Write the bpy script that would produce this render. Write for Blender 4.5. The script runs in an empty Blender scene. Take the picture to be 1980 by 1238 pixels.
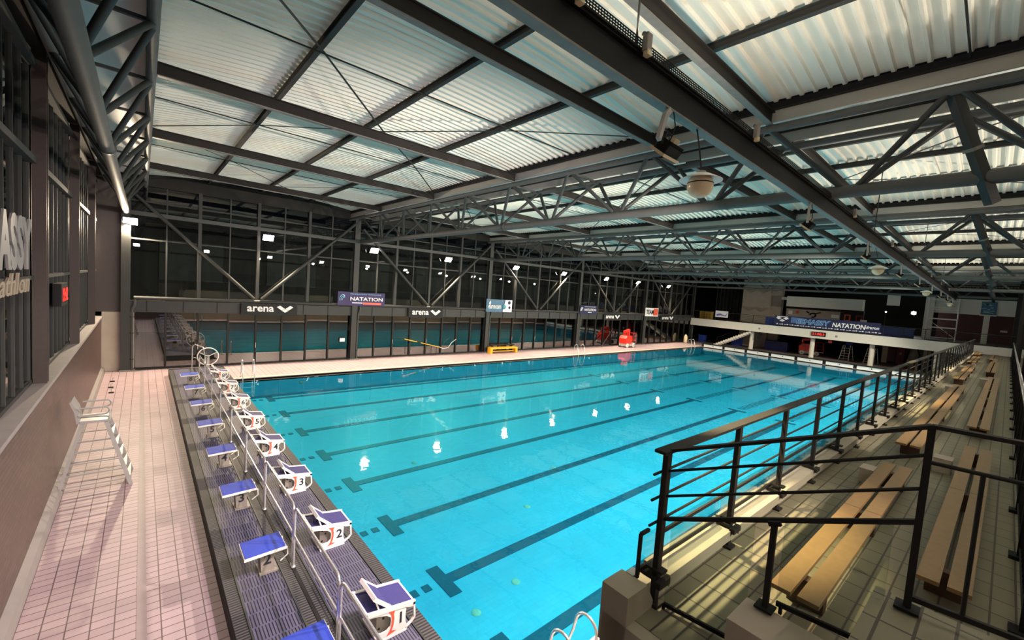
import bpy, bmesh, math, random
from mathutils import Vector, Matrix
random.seed(7)
PI = math.pi
scene = bpy.context.scene
# ------------------------------------------------------------------ camera, world, exposure
EYE = 5.27
W_, H_ = 1980, 1238
F_PX = 817.04
cam_d = bpy.data.cameras.new('camera'); cam = bpy.data.objects.new('camera', cam_d)
scene.collection.objects.link(cam)
cx_, cy_ = W_/2, H_/2
def _ray(u, v): return Vector(((u-cx_)/F_PX, -(v-cy_)/F_PX, -1.0))
_X = _ray(1922, 630).normalized()                     # direction of the pool's length
_Y = _ray(275, 512); _Y = (_Y - _X*_X.dot(_Y)).normalized()   # direction of its width
_Z = _X.cross(_Y).normalized()
cam.matrix_world = Matrix.Translation((0, 0, EYE)) @ Matrix((_X, _Y, _Z)).to_4x4()
cam_d.sensor_width = 36.0; cam_d.lens = F_PX/W_*36.0
cam_d.clip_start = 0.05; cam_d.clip_end = 400
scene.camera = cam
w = bpy.data.worlds.new('night'); scene.world = w; w.use_nodes = True
w.node_tree.nodes['Background'].inputs[0].default_value = (0.20, 0.26, 0.40, 1)
w.node_tree.nodes['Background'].inputs[1].default_value = 0.006
scene.view_settings.view_transform = 'Standard'
scene.view_settings.look = 'None'
scene.view_settings.gamma = 1
scene.view_settings.use_curve_mapping = False
scene.view_settings.exposure = 0.5
LAMP_W = 2800.0       # floodlights over the far deck
LAMP2_W = 1500.0      # floodlights behind the stand
UP_W = 110.0; UP2_W = 750.0; GLOBE_W = 1300.0  # added fill: junction-box spots, rear upward spots, spots under the globes
GANTRY_W = 3600.0      # output added to the hung spotlights, thrown down at the pool
LAMP_X = [-0.45, 5.41, 11.68, 17.5, 24.4, 30.6, 37.4, 43.5, 50.5]

C = scene.collection
# ------------------------------------------------------------------ materials
MATS = {}
def _new(name):
    m = bpy.data.materials.new(name); m.use_nodes = True
    nt = m.node_tree; return m, nt, nt.nodes['Principled BSDF']
def lin(r, g, b):
    f = lambda c: (c/12.92 if c <= .04045 else ((c+.055)/1.055)**2.4)
    return (f(r/255), f(g/255), f(b/255), 1)
def mat(name, col, rough=.5, metal=0., var=.12, scale=6., bump=0., spec=.5):
    if name in MATS: return MATS[name]
    m, nt, p = _new(name); N = nt.nodes; L = nt.links
    tc = N.new('ShaderNodeTexCoord'); no = N.new('ShaderNodeTexNoise')
    no.inputs['Scale'].default_value = scale; no.inputs['Detail'].default_value = 3
    L.new(tc.outputs['Object'], no.inputs['Vector'])
    mx = N.new('ShaderNodeMix'); mx.data_type = 'RGBA'
    d = tuple(c*(1-var) for c in col[:3])+(1,); e = tuple(min(1, c*(1+var)) for c in col[:3])+(1,)
    mx.inputs[6].default_value = d; mx.inputs[7].default_value = e
    L.new(no.outputs['Fac'], mx.inputs[0]); L.new(mx.outputs[2], p.inputs['Base Color'])
    p.inputs['Roughness'].default_value = rough; p.inputs['Metallic'].default_value = metal
    p.inputs['Specular IOR Level'].default_value = spec
    if bump:
        b = N.new('ShaderNodeBump'); b.inputs['Strength'].default_value = bump; b.inputs['Distance'].default_value = .01
        L.new(no.outputs['Fac'], b.inputs['Height']); L.new(b.outputs[0], p.inputs['Normal'])
    MATS[name] = m; return m
def tile(name, col, grout, tw, th, axes='xy', gap=.006, rough=.35, var=.08, offset=0., bump=.3, swap=False):
    """rectangular tiles laid out in the object's own metres; tw runs along the first axis"""
    if name in MATS: return MATS[name]
    m, nt, p = _new(name); N = nt.nodes; L = nt.links
    tc = N.new('ShaderNodeTexCoord'); sx = N.new('ShaderNodeSeparateXYZ'); cb = N.new('ShaderNodeCombineXYZ')
    L.new(tc.outputs['Object'], sx.inputs[0])
    L.new(sx.outputs['xyz'.index(axes[0])], cb.inputs[0]); L.new(sx.outputs['xyz'.index(axes[1])], cb.inputs[1])
    br = N.new('ShaderNodeTexBrick'); br.offset = offset; br.squash = 1.0
    br.inputs['Scale'].default_value = 1; br.inputs['Brick Width'].default_value = tw; br.inputs['Row Height'].default_value = th
    br.inputs['Mortar Size'].default_value = gap; br.inputs['Mortar Smooth'].default_value = .1
    br.inputs['Color1'].default_value = tuple(c*(1-var) for c in col[:3])+(1,)
    br.inputs['Color2'].default_value = tuple(min(1, c*(1+var)) for c in col[:3])+(1,)
    br.inputs['Mortar'].default_value = grout
    L.new(cb.outputs[0], br.inputs['Vector'])
    no = N.new('ShaderNodeTexNoise'); no.inputs['Scale'].default_value = .6; no.inputs['Detail'].default_value = 4
    L.new(tc.outputs['Object'], no.inputs['Vector'])
    mr = N.new('ShaderNodeMapRange'); mr.inputs[3].default_value = .85; mr.inputs[4].default_value = 1.12
    L.new(no.outputs['Fac'], mr.inputs[0])
    mu = N.new('ShaderNodeMix'); mu.data_type = 'RGBA'; mu.blend_type = 'MULTIPLY'; mu.inputs[0].default_value = 1
    L.new(br.outputs['Color'], mu.inputs[6]); L.new(mr.outputs[0], mu.inputs[7])
    L.new(mu.outputs[2], p.inputs['Base Color']); p.inputs['Roughness'].default_value = rough
    b = N.new('ShaderNodeBump'); b.invert = True; b.inputs['Strength'].default_value = bump; b.inputs['Distance'].default_value = .003
    L.new(br.outputs['Fac'], b.inputs['Height']); L.new(b.outputs[0], p.inputs['Normal'])
    MATS[name] = m; return m
def emit(name, col, strength):
    if name in MATS: return MATS[name]
    m, nt, p = _new(name)
    p.inputs['Base Color'].default_value = col
    p.inputs['Emission Color'].default_value = col; p.inputs['Emission Strength'].default_value = strength
    MATS[name] = m; return m
def glassy(name, tint, ior, rough=.0, wav=0., wscale=1.):
    """a clear sheet: lets light straight through, mirrors more the flatter one looks at it"""
    m = bpy.data.materials.new(name); m.use_nodes = True; nt = m.node_tree; N = nt.nodes; L = nt.links
    N.remove(N['Principled BSDF']); out = N['Material Output']
    tr = N.new('ShaderNodeBsdfTransparent'); tr.inputs[0].default_value = tint
    gl = N.new('ShaderNodeBsdfGlossy'); gl.inputs['Roughness'].default_value = rough
    ge = N.new('ShaderNodeNewGeometry'); dp = N.new('ShaderNodeVectorMath'); dp.operation = 'DOT_PRODUCT'
    nrm = ge.outputs['Normal']
    if wav:
        tc = N.new('ShaderNodeTexCoord'); no = N.new('ShaderNodeTexNoise'); no.inputs['Scale'].default_value = wscale
        no.inputs['Detail'].default_value = 3; L.new(tc.outputs['Object'], no.inputs['Vector'])
        b = N.new('ShaderNodeBump'); b.inputs['Strength'].default_value = wav; b.inputs['Distance'].default_value = .05
        L.new(no.outputs['Fac'], b.inputs['Height']); L.new(b.outputs[0], gl.inputs['Normal']); nrm = b.outputs[0]
    L.new(nrm, dp.inputs[0]); L.new(ge.outputs['Incoming'], dp.inputs[1])
    def mth(op, x, y):
        q = N.new('ShaderNodeMath'); q.operation = op
        for i, v in enumerate((x, y)):
            if v is None: continue
            if isinstance(v, (int, float)): q.inputs[i].default_value = v
            else: L.new(v, q.inputs[i])
        return q.outputs[0]
    f0 = ((ior-1)/(ior+1))**2
    c_ = mth('ABSOLUTE', dp.outputs['Value'], None); q_ = mth('SUBTRACT', 1.0, c_); q5 = mth('POWER', q_, 5.0)
    fac = mth('ADD', mth('MULTIPLY', q5, 1-f0), f0)
    mx = N.new('ShaderNodeMixShader')
    L.new(fac, mx.inputs[0]); L.new(tr.outputs[0], mx.inputs[1]); L.new(gl.outputs[0], mx.inputs[2])
    L.new(mx.outputs[0], out.inputs[0])
    MATS[name] = m; return m

M_STEEL = mat('grey_painted_steel', (.024, .026, .025, 1), .6, .0, .15, 3)
M_PIPE = mat('galvanised_pipe', (.033, .038, .037, 1), .55, .0, .25, 5)
M_DARK = mat('dark_steel', (.020, .0185, .017, 1), .65, .0, .25, 3, 0, .25)
M_BLACK = mat('black_paint', (.010, .010, .011, 1), .6, .0, .2, 8, 0, .2)
M_FLANGE = mat('pale_primed_steel', (.19, .18, .165, 1), .5, .1, .3, 7)
M_FASCIA = mat('pale_fascia_steel', (.36, .35, .31, 1), .55, 0, .12, 2)
M_ROOF = mat('white_corrugated_sheet', (.80, .80, .71, 1), .42, 0, .06, 1.2)
M_SHEET = mat('translucent_white_sheet', (.75, .80, .78, 1), .5, 0, .05, 2)
M_INOX = mat('polished_stainless_tube', (.72, .70, .70, 1), .22, .75, .05, 9)
M_WHITE = mat('white_fibreglass', (.80, .77, .74, 1), .35, 0, .04, 9)
M_BLUETOP = mat('blue_rubber_tread', (.025, .06, .48, 1), .7, 0, .15, 60, .3)
M_PURPLETOP = mat('navy_rubber_tread', (.035, .03, .155, 1), .7, 0, .18, 60, .3)
M_NUM = mat('black_number_vinyl', (.02, .02, .035, 1), .5)
M_RED = mat('red_vinyl', (.75, .10, .05, 1), .45)
M_CONC = mat('cream_concrete', (.34, .31, .24, 1), .75, 0, .12, 5, .2)
M_CONC2 = mat('beige_concrete', (.42, .36, .30, 1), .8, 0, .12, 2, .2)
M_WALL = mat('white_plaster', (.70, .69, .63, 1), .8, 0, .06, 3)
M_GREY = mat('dark_grey_cladding', (.05, .05, .052, 1), .7, 0, .25, 1.5)
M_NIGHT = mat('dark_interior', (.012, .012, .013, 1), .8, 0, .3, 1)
M_BENCH = mat('varnished_beech_plank', (.24, .145, .06, 1), .42, 0, .18, 14)
M_YEL = mat('yellow_plastic', (.85, .42, .02, 1), .4)
M_PLATE = mat('beige_plastic_number_plate', (.26, .235, .21, 1), .5)  # beige darkened to hold the shade on the block pedestals
M_CHAIR = mat('pale_grey_plastic', (.30, .29, .29, 1), .4)
M_NAVY = mat('navy_cloth', (.012, .015, .07, 1), .7)
M_BINBLUE = mat('blue_plastic_crate', (.02, .05, .30, 1), .5)
M_LIFTRED = mat('red_machine_paint', (.70, .03, .015, 1), .35)
M_LIFTGREY = mat('grey_machine_paint', (.38, .36, .34, 1), .5)
M_CREAM = mat('cream_globe_acrylic', (.75, .62, .40, 1), .25, 0, .05, 4)
M_BROWNCOL = mat('brown_painted_column', (.05, .037, .034, 1), .5, .1, .15, 12)
M_CLOTHBLACK = mat('black_banner_cloth', (.010, .010, .011, 1), .75)
M_BWHITE = mat('white_print', (.85, .85, .85, 1), .6)
M_BTEAL = mat('teal_print', (.05, .30, .36, 1), .6)
M_BLIGHT = mat('light_blue_print', (.25, .50, .72, 1), .6)
M_ORANGE = mat('orange_board', (.65, .10, .03, 1), .6)
M_BENCHLEG = mat('brown_stained_wood', (.07, .032, .02, 1), .6)
M_CHORD = mat('grey_painted_pipe', (.095, .10, .096, 1), .62, .0, .2, 4)
M_SIGNGREY = mat('grey_white_letters', (.22, .21, .21, 1), .6)
M_PLINTH = mat('grey_render', (.26, .23, .23, 1), .7, 0, .12, 4, .15)
M_DECK = tile('pink_deck_tile', (.45, .335, .365, 1), (.12, .075, .085, 1), .26, .175, 'xy', .008, .5)
M_WALLTILE = tile('brown_wall_tile', (.10, .055, .046, 1), (.05, .035, .03, 1), .26, .09, 'yz', .010, .38, .2, .5)
M_STAND = tile('stand_floor_tile', (.20, .185, .125, 1), (.06, .05, .04, 1), .30, .15, 'xy', .008, .5)
M_POOL = tile('pale_pool_tile', (.09, .29, .41, 1), (.08, .26, .37, 1), .25, .125, 'xy', .004, .5, .03, 0, .1)
M_LANE = mat('dark_blue_lane_tile', (.012, .05, .09, 1), .5, 0, .1, 3)
M_GRATE = tile('slotted_plastic_panel', (.012, .012, .02, 1), (.10, .095, .165, 1), .042, .30, 'xy', .0145, .6, .2, .5, 1.0)
M_GUTTER = tile('ribbed_gutter_grating', (.075, .07, .08, 1), (.01, .01, .012, 1), 3.0, .055, 'xy', .014, .65, .1, 0, 1.0)
M_WATER = glassy('pool_water', (.32, .91, .99, 1), 1.33, .02, .10, 1.6)
M_PANE = glassy('night_window_glass', (.55, .60, .60, 1), 1.9, .0, .02, .35)
M_PANE2 = glassy('lower_window_glass', (.5, .55, .55, 1), 2.5)
M_CLEAR = glassy('clear_guard_glass', (.86, .90, .88, 1), 1.35)
M_LAMP = emit('lit_lamp_lens', (1, .83, .74, 1), 60)
M_GLOW = emit('lit_white_lamp', (1, .97, .9, 1), 30)
M_LED = emit('red_led', (1, .04, .03, 1), .35)
M_LEDW = emit('pale_led', (1, .5, .45, 1), 1.2)

# ------------------------------------------------------------------ mesh builder
class B:
    def __init__(s): s.v = []; s.f = []; s.sm = []
    def add(s, vs, fs, smooth=False):
        n = len(s.v); s.v += [tuple(v) for v in vs]; s.f += [tuple(i+n for i in f) for f in fs]; s.sm += [smooth]*len(fs)
        return s
    def box(s, x0, x1, y0, y1, z0, z1):
        vs = [(x, y, z) for z in (z0, z1) for y in (y0, y1) for x in (x0, x1)]
        return s.add(vs, [(0, 2, 3, 1), (4, 5, 7, 6), (0, 1, 5, 4), (2, 6, 7, 3), (0, 4, 6, 2), (1, 3, 7, 5)])
    def cbox(s, c, d, b=0.):                       # centre, size; b = chamfer of the long edges
        x, y, z = c; a, e, h = d[0]/2, d[1]/2, d[2]/2
        if not b: return s.box(x-a, x+a, y-e, y+e, z-h, z+h)
        pts = [(a-b, -e), (a, -e+b), (a, e-b), (a-b, e), (-a+b, e), (-a, e-b), (-a, -e+b), (-a+b, -e)]
        return s.prism([(x+p, y+q) for p, q in pts], z-h, z+h)
    def prism(s, poly, z0, z1, axis='z'):
        n = len(poly)
        def P(p, t):
            return {'z': (p[0], p[1], t), 'y': (p[0], t, p[1]), 'x': (t, p[0], p[1])}[axis]
        vs = [P(p, z0) for p in poly]+[P(p, z1) for p in poly]
        fs = [tuple(range(n))[::-1], tuple(range(n, 2*n))]+[(i, (i+1) % n, n+(i+1) % n, n+i) for i in range(n)]
        if axis == 'y': fs = [f[::-1] for f in fs]
        return s.add(vs, fs)
    def beam(s, a, b, wd, ht, up=(0, 0, 1)):        # rectangular bar from a to b
        a = Vector(a); b = Vector(b); d = (b-a).normalized(); u = Vector(up)
        if abs(d.dot(u)) > .98: u = Vector((1, 0, 0))
        r = d.cross(u).normalized(); u = r.cross(d).normalized()
        vs = [p+r*(i*wd/2)+u*(j*ht/2) for p in (a, b) for i, j in ((-1, -1), (1, -1), (1, 1), (-1, 1))]
        return s.add(vs, [(3, 2, 1, 0), (4, 5, 6, 7), (0, 1, 5, 4), (1, 2, 6, 5), (2, 3, 7, 6), (3, 0, 4, 7)])
    def ibeam(s, a, b, wd, ht, t=.02, up=(0, 0, 1), web=None):
        a = Vector(a); b = Vector(b); u = Vector(up)
        s.beam(a+u*(ht/2-t/2), b+u*(ht/2-t/2), wd, t, up); s.beam(a-u*(ht/2-t/2), b-u*(ht/2-t/2), wd, t, up)
        return s.beam(a, b, web or t*.8, ht-2*t, up)
    def tube(s, pts, r, n=10, cap=True, r1=None, closed=False):
        pts = [Vector(p) for p in pts]; m = len(pts); rings = []; prev = None
        for i, p in enumerate(pts):
            if closed: d = pts[(i+1) % m]-pts[i-1]
            else: d = pts[min(i+1, m-1)]-pts[max(i-1, 0)]
            d = d.normalized() if d.length > 1e-9 else Vector((0, 0, 1))
            if prev is None:
                prev = d.cross(Vector((0, 0, 1)) if abs(d.z) < .9 else Vector((1, 0, 0))).normalized()
            prev = (prev-d*prev.dot(d)).normalized(); q = d.cross(prev)
            rr = r if r1 is None else r+(r1-r)*i/(m-1)
            rings.append([p+(prev*math.cos(2*PI*k/n)+q*math.sin(2*PI*k/n))*rr for k in range(n)])
        vs = [v for g in rings for v in g]; fs = []
        for i in range(m if closed else m-1):
            a0 = i*n; b0 = ((i+1) % m)*n
            for k in range(n): fs.append((a0+k, a0+(k+1) % n, b0+(k+1) % n, b0+k))
        s.add(vs, fs, True)
        if cap and not closed:
            s.add(rings[0], [tuple(range(n))[::-1]]); s.add(rings[-1], [tuple(range(n))])
        return s
    def lathe(s, prof, c=(0, 0, 0), n=20, axis='z'):
        vs = []; fs = []; m = len(prof)
        for r, z in prof:
            for k in range(n):
                a = 2*PI*k/n; x, y = r*math.cos(a), r*math.sin(a)
                q = {'z': (x, y, z), 'x': (z, x, y), 'y': (x, z, y)}[axis]
                vs.append((q[0]+c[0], q[1]+c[1], q[2]+c[2]))
        for i in range(m-1):
            for k in range(n): fs.append((i*n+k, i*n+(k+1) % n, (i+1)*n+(k+1) % n, (i+1)*n+k))
        return s.add(vs, fs, True)
    def ball(s, c, r, n=18, sz=1.):
        return s.lathe([(max(1e-4, r*math.sin(PI*i/n)), -r*sz*math.cos(PI*i/n)) for i in range(n+1)], c, n+6)
    def merge(s, me, M):
        n = len(s.v); s.v += [tuple(M @ v.co) for v in me.vertices]
        s.f += [tuple(i+n for i in p.vertices) for p in me.polygons]; s.sm += [False]*len(me.polygons)
        return s
    def xf(s, M):
        s.v = [tuple(M @ Vector(v)) for v in s.v]; return s
    def mesh(s, name, m):
        me = bpy.data.meshes.new(name); me.from_pydata(s.v, [], s.f); me.update()
        me.polygons.foreach_set('use_smooth', s.sm)
        if m: me.materials.append(m)
        if len(s.f) > 1:
            bm = bmesh.new(); bm.from_mesh(me); bmesh.ops.recalc_face_normals(bm, faces=bm.faces); bm.to_mesh(me); bm.free()
        return me
def arc(c, r, a0, a1, n, plane='xz'):
    out = []
    for i in range(n+1):
        a = a0+(a1-a0)*i/n; p, q = r*math.cos(a), r*math.sin(a)
        out.append({'xz': (c[0]+p, c[1], c[2]+q), 'yz': (c[0], c[1]+p, c[2]+q), 'xy': (c[0]+p, c[1]+q, c[2])}[plane])
    return out

def obj(name, b, m, parent=None, label=None):
    """one mesh object; under a parent the coordinates are the parent's own"""
    me = b.mesh(name, m); o = bpy.data.objects.new(name, me); C.objects.link(o)
    if parent is not None: o.parent = parent
    if label: o['label'] = label
    return o
def wobj(name, b, m, parent, label=None):
    """a part given in room coordinates under an unrotated thing"""
    p = parent; off = Vector((0, 0, 0))
    while p is not None: off += p.location; p = p.parent
    b.v = [tuple(Vector(v)-off) for v in b.v]
    return obj(name, b, m, parent, label)
def thing(name, label, cat, loc=(0, 0, 0), rz=0., group=None):
    o = bpy.data.objects.new(name, None); C.objects.link(o); o.empty_display_size = .2
    o.location = loc; o.rotation_euler = (0, 0, rz); o['label'] = label; o['category'] = cat
    if group: o['group'] = group
    return o
def tag(o, label, cat, group=None, kind=None):
    o['label'] = label; o['category'] = cat
    if group: o['group'] = group
    if kind: o['kind'] = kind
    return o
def struct(name, b, m, parent=None, label=None):
    o = obj(name, b, m, parent)
    if parent is None:
        o['kind'] = 'structure'
        if label: o['label'] = label; o['category'] = name.split('_')[0]
    return o
def sempty(name, label, cat):
    o = bpy.data.objects.new(name, None); C.objects.link(o); o['kind'] = 'structure'
    o['label'] = label; o['category'] = cat; return o
def dup(root, loc=None, rz=None, label=None, group=None):
    r = root.copy(); C.objects.link(r)
    if loc is not None: r.location = loc
    if rz is not None: r.rotation_euler = (0, 0, rz)
    if label: r['label'] = label
    if group: r['group'] = group
    for ch in list(root.children):
        c = ch.copy(); C.objects.link(c); c.parent = r
        for g in list(ch.children):
            d = g.copy(); C.objects.link(d); d.parent = c
    return r
def dup_root_children(ch, parent):
    c = ch.copy(); C.objects.link(c); c.parent = parent; return c
_fc = {}
def text_mesh(s, size=1., depth=.01, bold=.0, shear=0., width=None):
    cu = bpy.data.curves.new('t', 'FONT'); cu.body = s; cu.size = size; cu.extrude = depth/2; cu.offset = bold
    cu.shear = shear; cu.resolution_u = 3; cu.align_x = 'CENTER'; cu.align_y = 'CENTER'
    o = bpy.data.objects.new('t', cu); C.objects.link(o)
    dg = bpy.context.evaluated_depsgraph_get(); dg.update()
    me = bpy.data.meshes.new_from_object(o.evaluated_get(dg)); bpy.data.objects.remove(o); bpy.data.curves.remove(cu)
    xs = [v.co.x for v in me.vertices]; ys = [v.co.y for v in me.vertices]
    cxm, cym = (min(xs)+max(xs))/2, (min(ys)+max(ys))/2
    for v in me.vertices: v.co.x -= cxm; v.co.y -= cym
    if width:
        k = width/(max(xs)-min(xs))
        for v in me.vertices: v.co.x *= k
    return me
def text_b(s, c, right, up, height, depth=.01, bold=0., shear=0., width=None, b=None):
    """letters centred at c; height = capital height; right/up say how they stand"""
    me = text_mesh(s, 1, depth, bold, shear)
    ys = [v.co.y for v in me.vertices]; xs = [v.co.x for v in me.vertices]
    k = height/(max(ys)-min(ys)); kx = (width/(max(xs)-min(xs))) if width else k
    r = Vector(right).normalized(); u = Vector(up).normalized(); n = r.cross(u)
    M = Matrix.Translation(c) @ Matrix(((r.x, u.x, n.x, 0), (r.y, u.y, n.y, 0), (r.z, u.z, n.z, 0), (0, 0, 0, 1))) @ Matrix.Diagonal((kx, k, 1, 1))
    b = b or B(); b.merge(me, M); bpy.data.meshes.remove(me); return b
ORD = ['nearest', 'second', 'third', 'fourth', 'fifth', 'sixth', 'seventh', 'eighth', 'ninth', 'tenth']
# ================================================================== THE ROOM
YF = 28.1                                    # far glass facade
XL = -1.72                                   # left glass wall
POOL = (3.36, 53.6, 3.6, 24.15)
FLOOR_Z = -.95; WATER_Z = -.06
TX = [-.6, 10.8, 22.2, 34.0, 46.2, 58.4]     # trusses (lower chord)
COLX = [-.6, 10.55, 21.7, 33.4, 45.7, 58.0]  # facade columns
NODE0, NODED = 2.2, 2.81
YB = -8.5
# ---- deck
b = B(); x0, x1, y0, y1 = POOL
for r in ((-1.45, 1.05, -8.5, 28.0), (1.05, x1, 26.05, 28.0), (1.05, 76, YB, 1.9), (x1+.0, 76, 1.9, 28.0), (1.05, x0, 1.9, 3.6)):
    b.box(r[0], r[1], r[2], r[3], -.2, 0)
b.box(x0, x1, y1, 26.05, -.2, 0); b.box(x0, x1, 1.9, y0, -.2, 0)
struct('floor', b, M_DECK, label='pink beige tiled pool deck around the basin')
BZ = .30
bulk = thing('pool_bulkhead', 'slotted dark plastic walkway across the pool end under the starting blocks', 'bulkhead', (2.1, 14.8, 0))
wobj('core', B().box(1.0, 3.24, 3.6, 26.0, 0.001, BZ-.06), M_DARK, bulk)
for xa, xb_, mm, nm in ((1.01, 1.17, M_GUTTER, 'gutter_grating'), (1.20, 1.80, M_GRATE, 'walkway_panel'), (1.83, 1.96, M_GUTTER, 'gutter_grating'),
                        (2.02, 2.15, M_GUTTER, 'gutter_grating'), (2.18, 3.02, M_GRATE, 'walkway_panel'), (3.06, 3.24, M_GUTTER, 'gutter_grating')):
    wobj(nm, B().box(xa, xb_, 3.6, 25.98, BZ-.06, BZ-.01), mm, bulk)
for xa in (1.172, 1.803, 2.152, 3.03):
    wobj('edge_strip', B().box(xa, xa+.025, 3.6, 25.99, BZ-.06, BZ+.004), M_PIPE, bulk)
wobj('dark_gap_strip', B().box(1.965, 2.015, 3.6, 25.99, BZ-.06, BZ-.004), M_BLACK, bulk)  # black strip stands in for the dark gap between the gutters
wobj('end_strip', B().box(1.0, 3.24, 26.0, 26.06, .001, BZ+.01), M_PIPE, bulk)
tag(obj('deck_drain', B().box(-.02, .10, 2.2, 27.8, .0005, .004), mat('pinkish_grey_drain_tile', (.33, .26, .27, 1), .5)), 'narrow grey drain strip running along the left deck', 'drain')
# ---- pool basin
b = B()
b.add([(x0, y0, FLOOR_Z), (x1, y0, FLOOR_Z), (x1, y1, FLOOR_Z), (x0, y1, FLOOR_Z)], [(0, 1, 2, 3)])
poolf = struct('floor_pool', b, M_POOL, label='pale blue tiled pool bottom with dark lane lines')
b = B(); t = .15
b.box(x0-t, x0, y0-t, y1+t, FLOOR_Z-.1, -.03); b.box(x1, x1+t, y0-t, y1+t, FLOOR_Z-.1, -.03)
b.box(x0, x1, y0-t, y0, FLOOR_Z-.1, -.03); b.box(x0, x1, y1, y1+t, FLOOR_Z-.1, -.03)
struct('wall_pool', b, M_POOL, label='pale blue tiled pool side walls')
LANE_Y = [4.85, 7.12, 9.68, 12.35, 15.0, 17.75, 20.5, 23.3]
for i, ly in enumerate(LANE_Y):
    b = B(); z0, z1 = FLOOR_Z+.001, FLOOR_Z+.012
    b.box(5.0, 27.0, ly-.14, ly+.14, z0, z1); b.box(34.7, 51.4, ly-.14, ly+.14, z0, z1); b.box(27.0, 27.25, ly-.5, ly+.5, z0, z1); b.box(34.45, 34.7, ly-.5, ly+.5, z0, z1); b.box(4.72, 5.0, ly-.5, ly+.5, z0, z1); b.box(51.4, 51.7, ly-.5, ly+.5, z0, z1)
    b.box(4.38, 4.54, ly-.10, ly+.10, z0, z1); b.box(4.10, 4.25, ly-.10, ly+.10, z0, z1)
    b.box(3.66, 3.92, ly-.42, ly+.42, z0, z1)
    wobj('lane_marking', b, M_LANE, poolf)
for ly in LANE_Y:
    b = B()
    for k in range(17): b.box(27.75+k*.37, 27.87+k*.37, ly-.24, ly+.24, FLOOR_Z+.001, FLOOR_Z+.012)
    wobj('tick_marks', b, M_LANE, poolf)
for (px, py) in ((6.1, 6.2), (8.5, 8.4), (11.2, 9.9), (4.9, 6.0), (7.2, 12.8), (13.4, 15.1), (10.0, 20.6), (16., 8.4), (20., 13.8), (24., 19.)):
    wobj('inlet_nozzle', B().lathe([(.001, .02), (.045, .02), (.09, .012), (.10, .0)], (px, py, FLOOR_Z+.001), 14), M_CONC, poolf)
for i in range(7):
    wobj('wall_light', B().lathe([(.001, -.03), (.10, -.03), (.12, 0)], (6.5+i*6.8, y1-.002, -.42), 14, 'y'), M_CHAIR, poolf)
b = B().add([(x0, y0, WATER_Z), (x1, y0, WATER_Z), (x1, y1, WATER_Z), (x0, y1, WATER_Z)], [(0, 1, 2, 3)])
tag(obj('pool_water', b, M_WATER), 'calm turquoise water filling the long pool', 'water', kind='stuff')
# coping
b = B(); b.box(x0, x1, y1, y1+.28, .001, .02); b.box(x0, x1, y0-.28, y0, .001, .02)
struct('trim_1', b, mat('cream_coping_tile', (.62, .56, .45, 1), .35, 0, .05, 4), label='cream coping strip along the pool edge')
# ---- far end wall of the pool (white timing panels under a dark cap)
fe = thing('turning_wall', 'low far pool end wall of white panels under a dark cap', 'wall', (53.7, 14, 0))
wobj('cap', B().box(53.55, 54.3, 3.6, 24.15, .36, .42), M_BLACK, fe)
wobj('core', B().box(53.72, 54.2, 3.6, 24.15, -.03, .36), M_DARK, fe)
for i in range(8):
    ya = 3.75+i*2.55
    wobj('panel', B().box(53.6, 53.7, ya, ya+2.25, -.10, .33), M_WHITE, fe)
    wobj('socket', B().ball((53.59, ya+1.1, .2), .05, 8), M_DARK, fe)

# ---- left wall
b = B(); b.box(-1.75, -1.44, YB, 28.0, 0, 2.62); struct('wall_left', b, M_WALLTILE, label='low brown tiled wall under the left windows')
b = B().prism([(-1.44, 0), (-1.30, 0), (-1.34, .16), (-1.44, .22)], YB, 28.0, 'y'); struct('baseboard_left', b, M_PLINTH)
b = B(); b.box(-2.2, -1.40, YB, 28.0, 2.62, 2.70); struct('trim_2', b, M_PLINTH, label='grey window sill on the brown tiled wall')
b = B(); b.box(-1.44, -.28, 28.0, 28.4, 0, 2.9); struct('wall_corner', b, M_CONC2, label='beige pier in the left far corner')
b = B(); b.box(-1.8, -.75, 28.05, 28.3, 2.9, 9.5); struct('wall_corner_upper', b, mat('brown_metal_panel', (.055, .042, .04, 1), .5), label='brown metal panel above the corner pier')
LCOL = [-4.6, 1.2, 7.0, 12.78, 18.6, 24.4]
for i, yc in enumerate(LCOL):
    if i < 2: continue
    b = B().ibeam((-1.55, yc, 2.70), (-1.55, yc, 9.3), .20, .20, .03, (0, 1, 0), .04)
    t = tag(obj('steel_column', b, M_BROWNCOL), 'brown steel column on the left window sill, %s of the four counted away from the camera' % ORD[i-2].replace('nearest', 'first'), 'column', 'columns of the left window wall')
ys = [-4.6, 1.2, 7.0, 12.78, 18.6, 24.4, 28.0]
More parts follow.
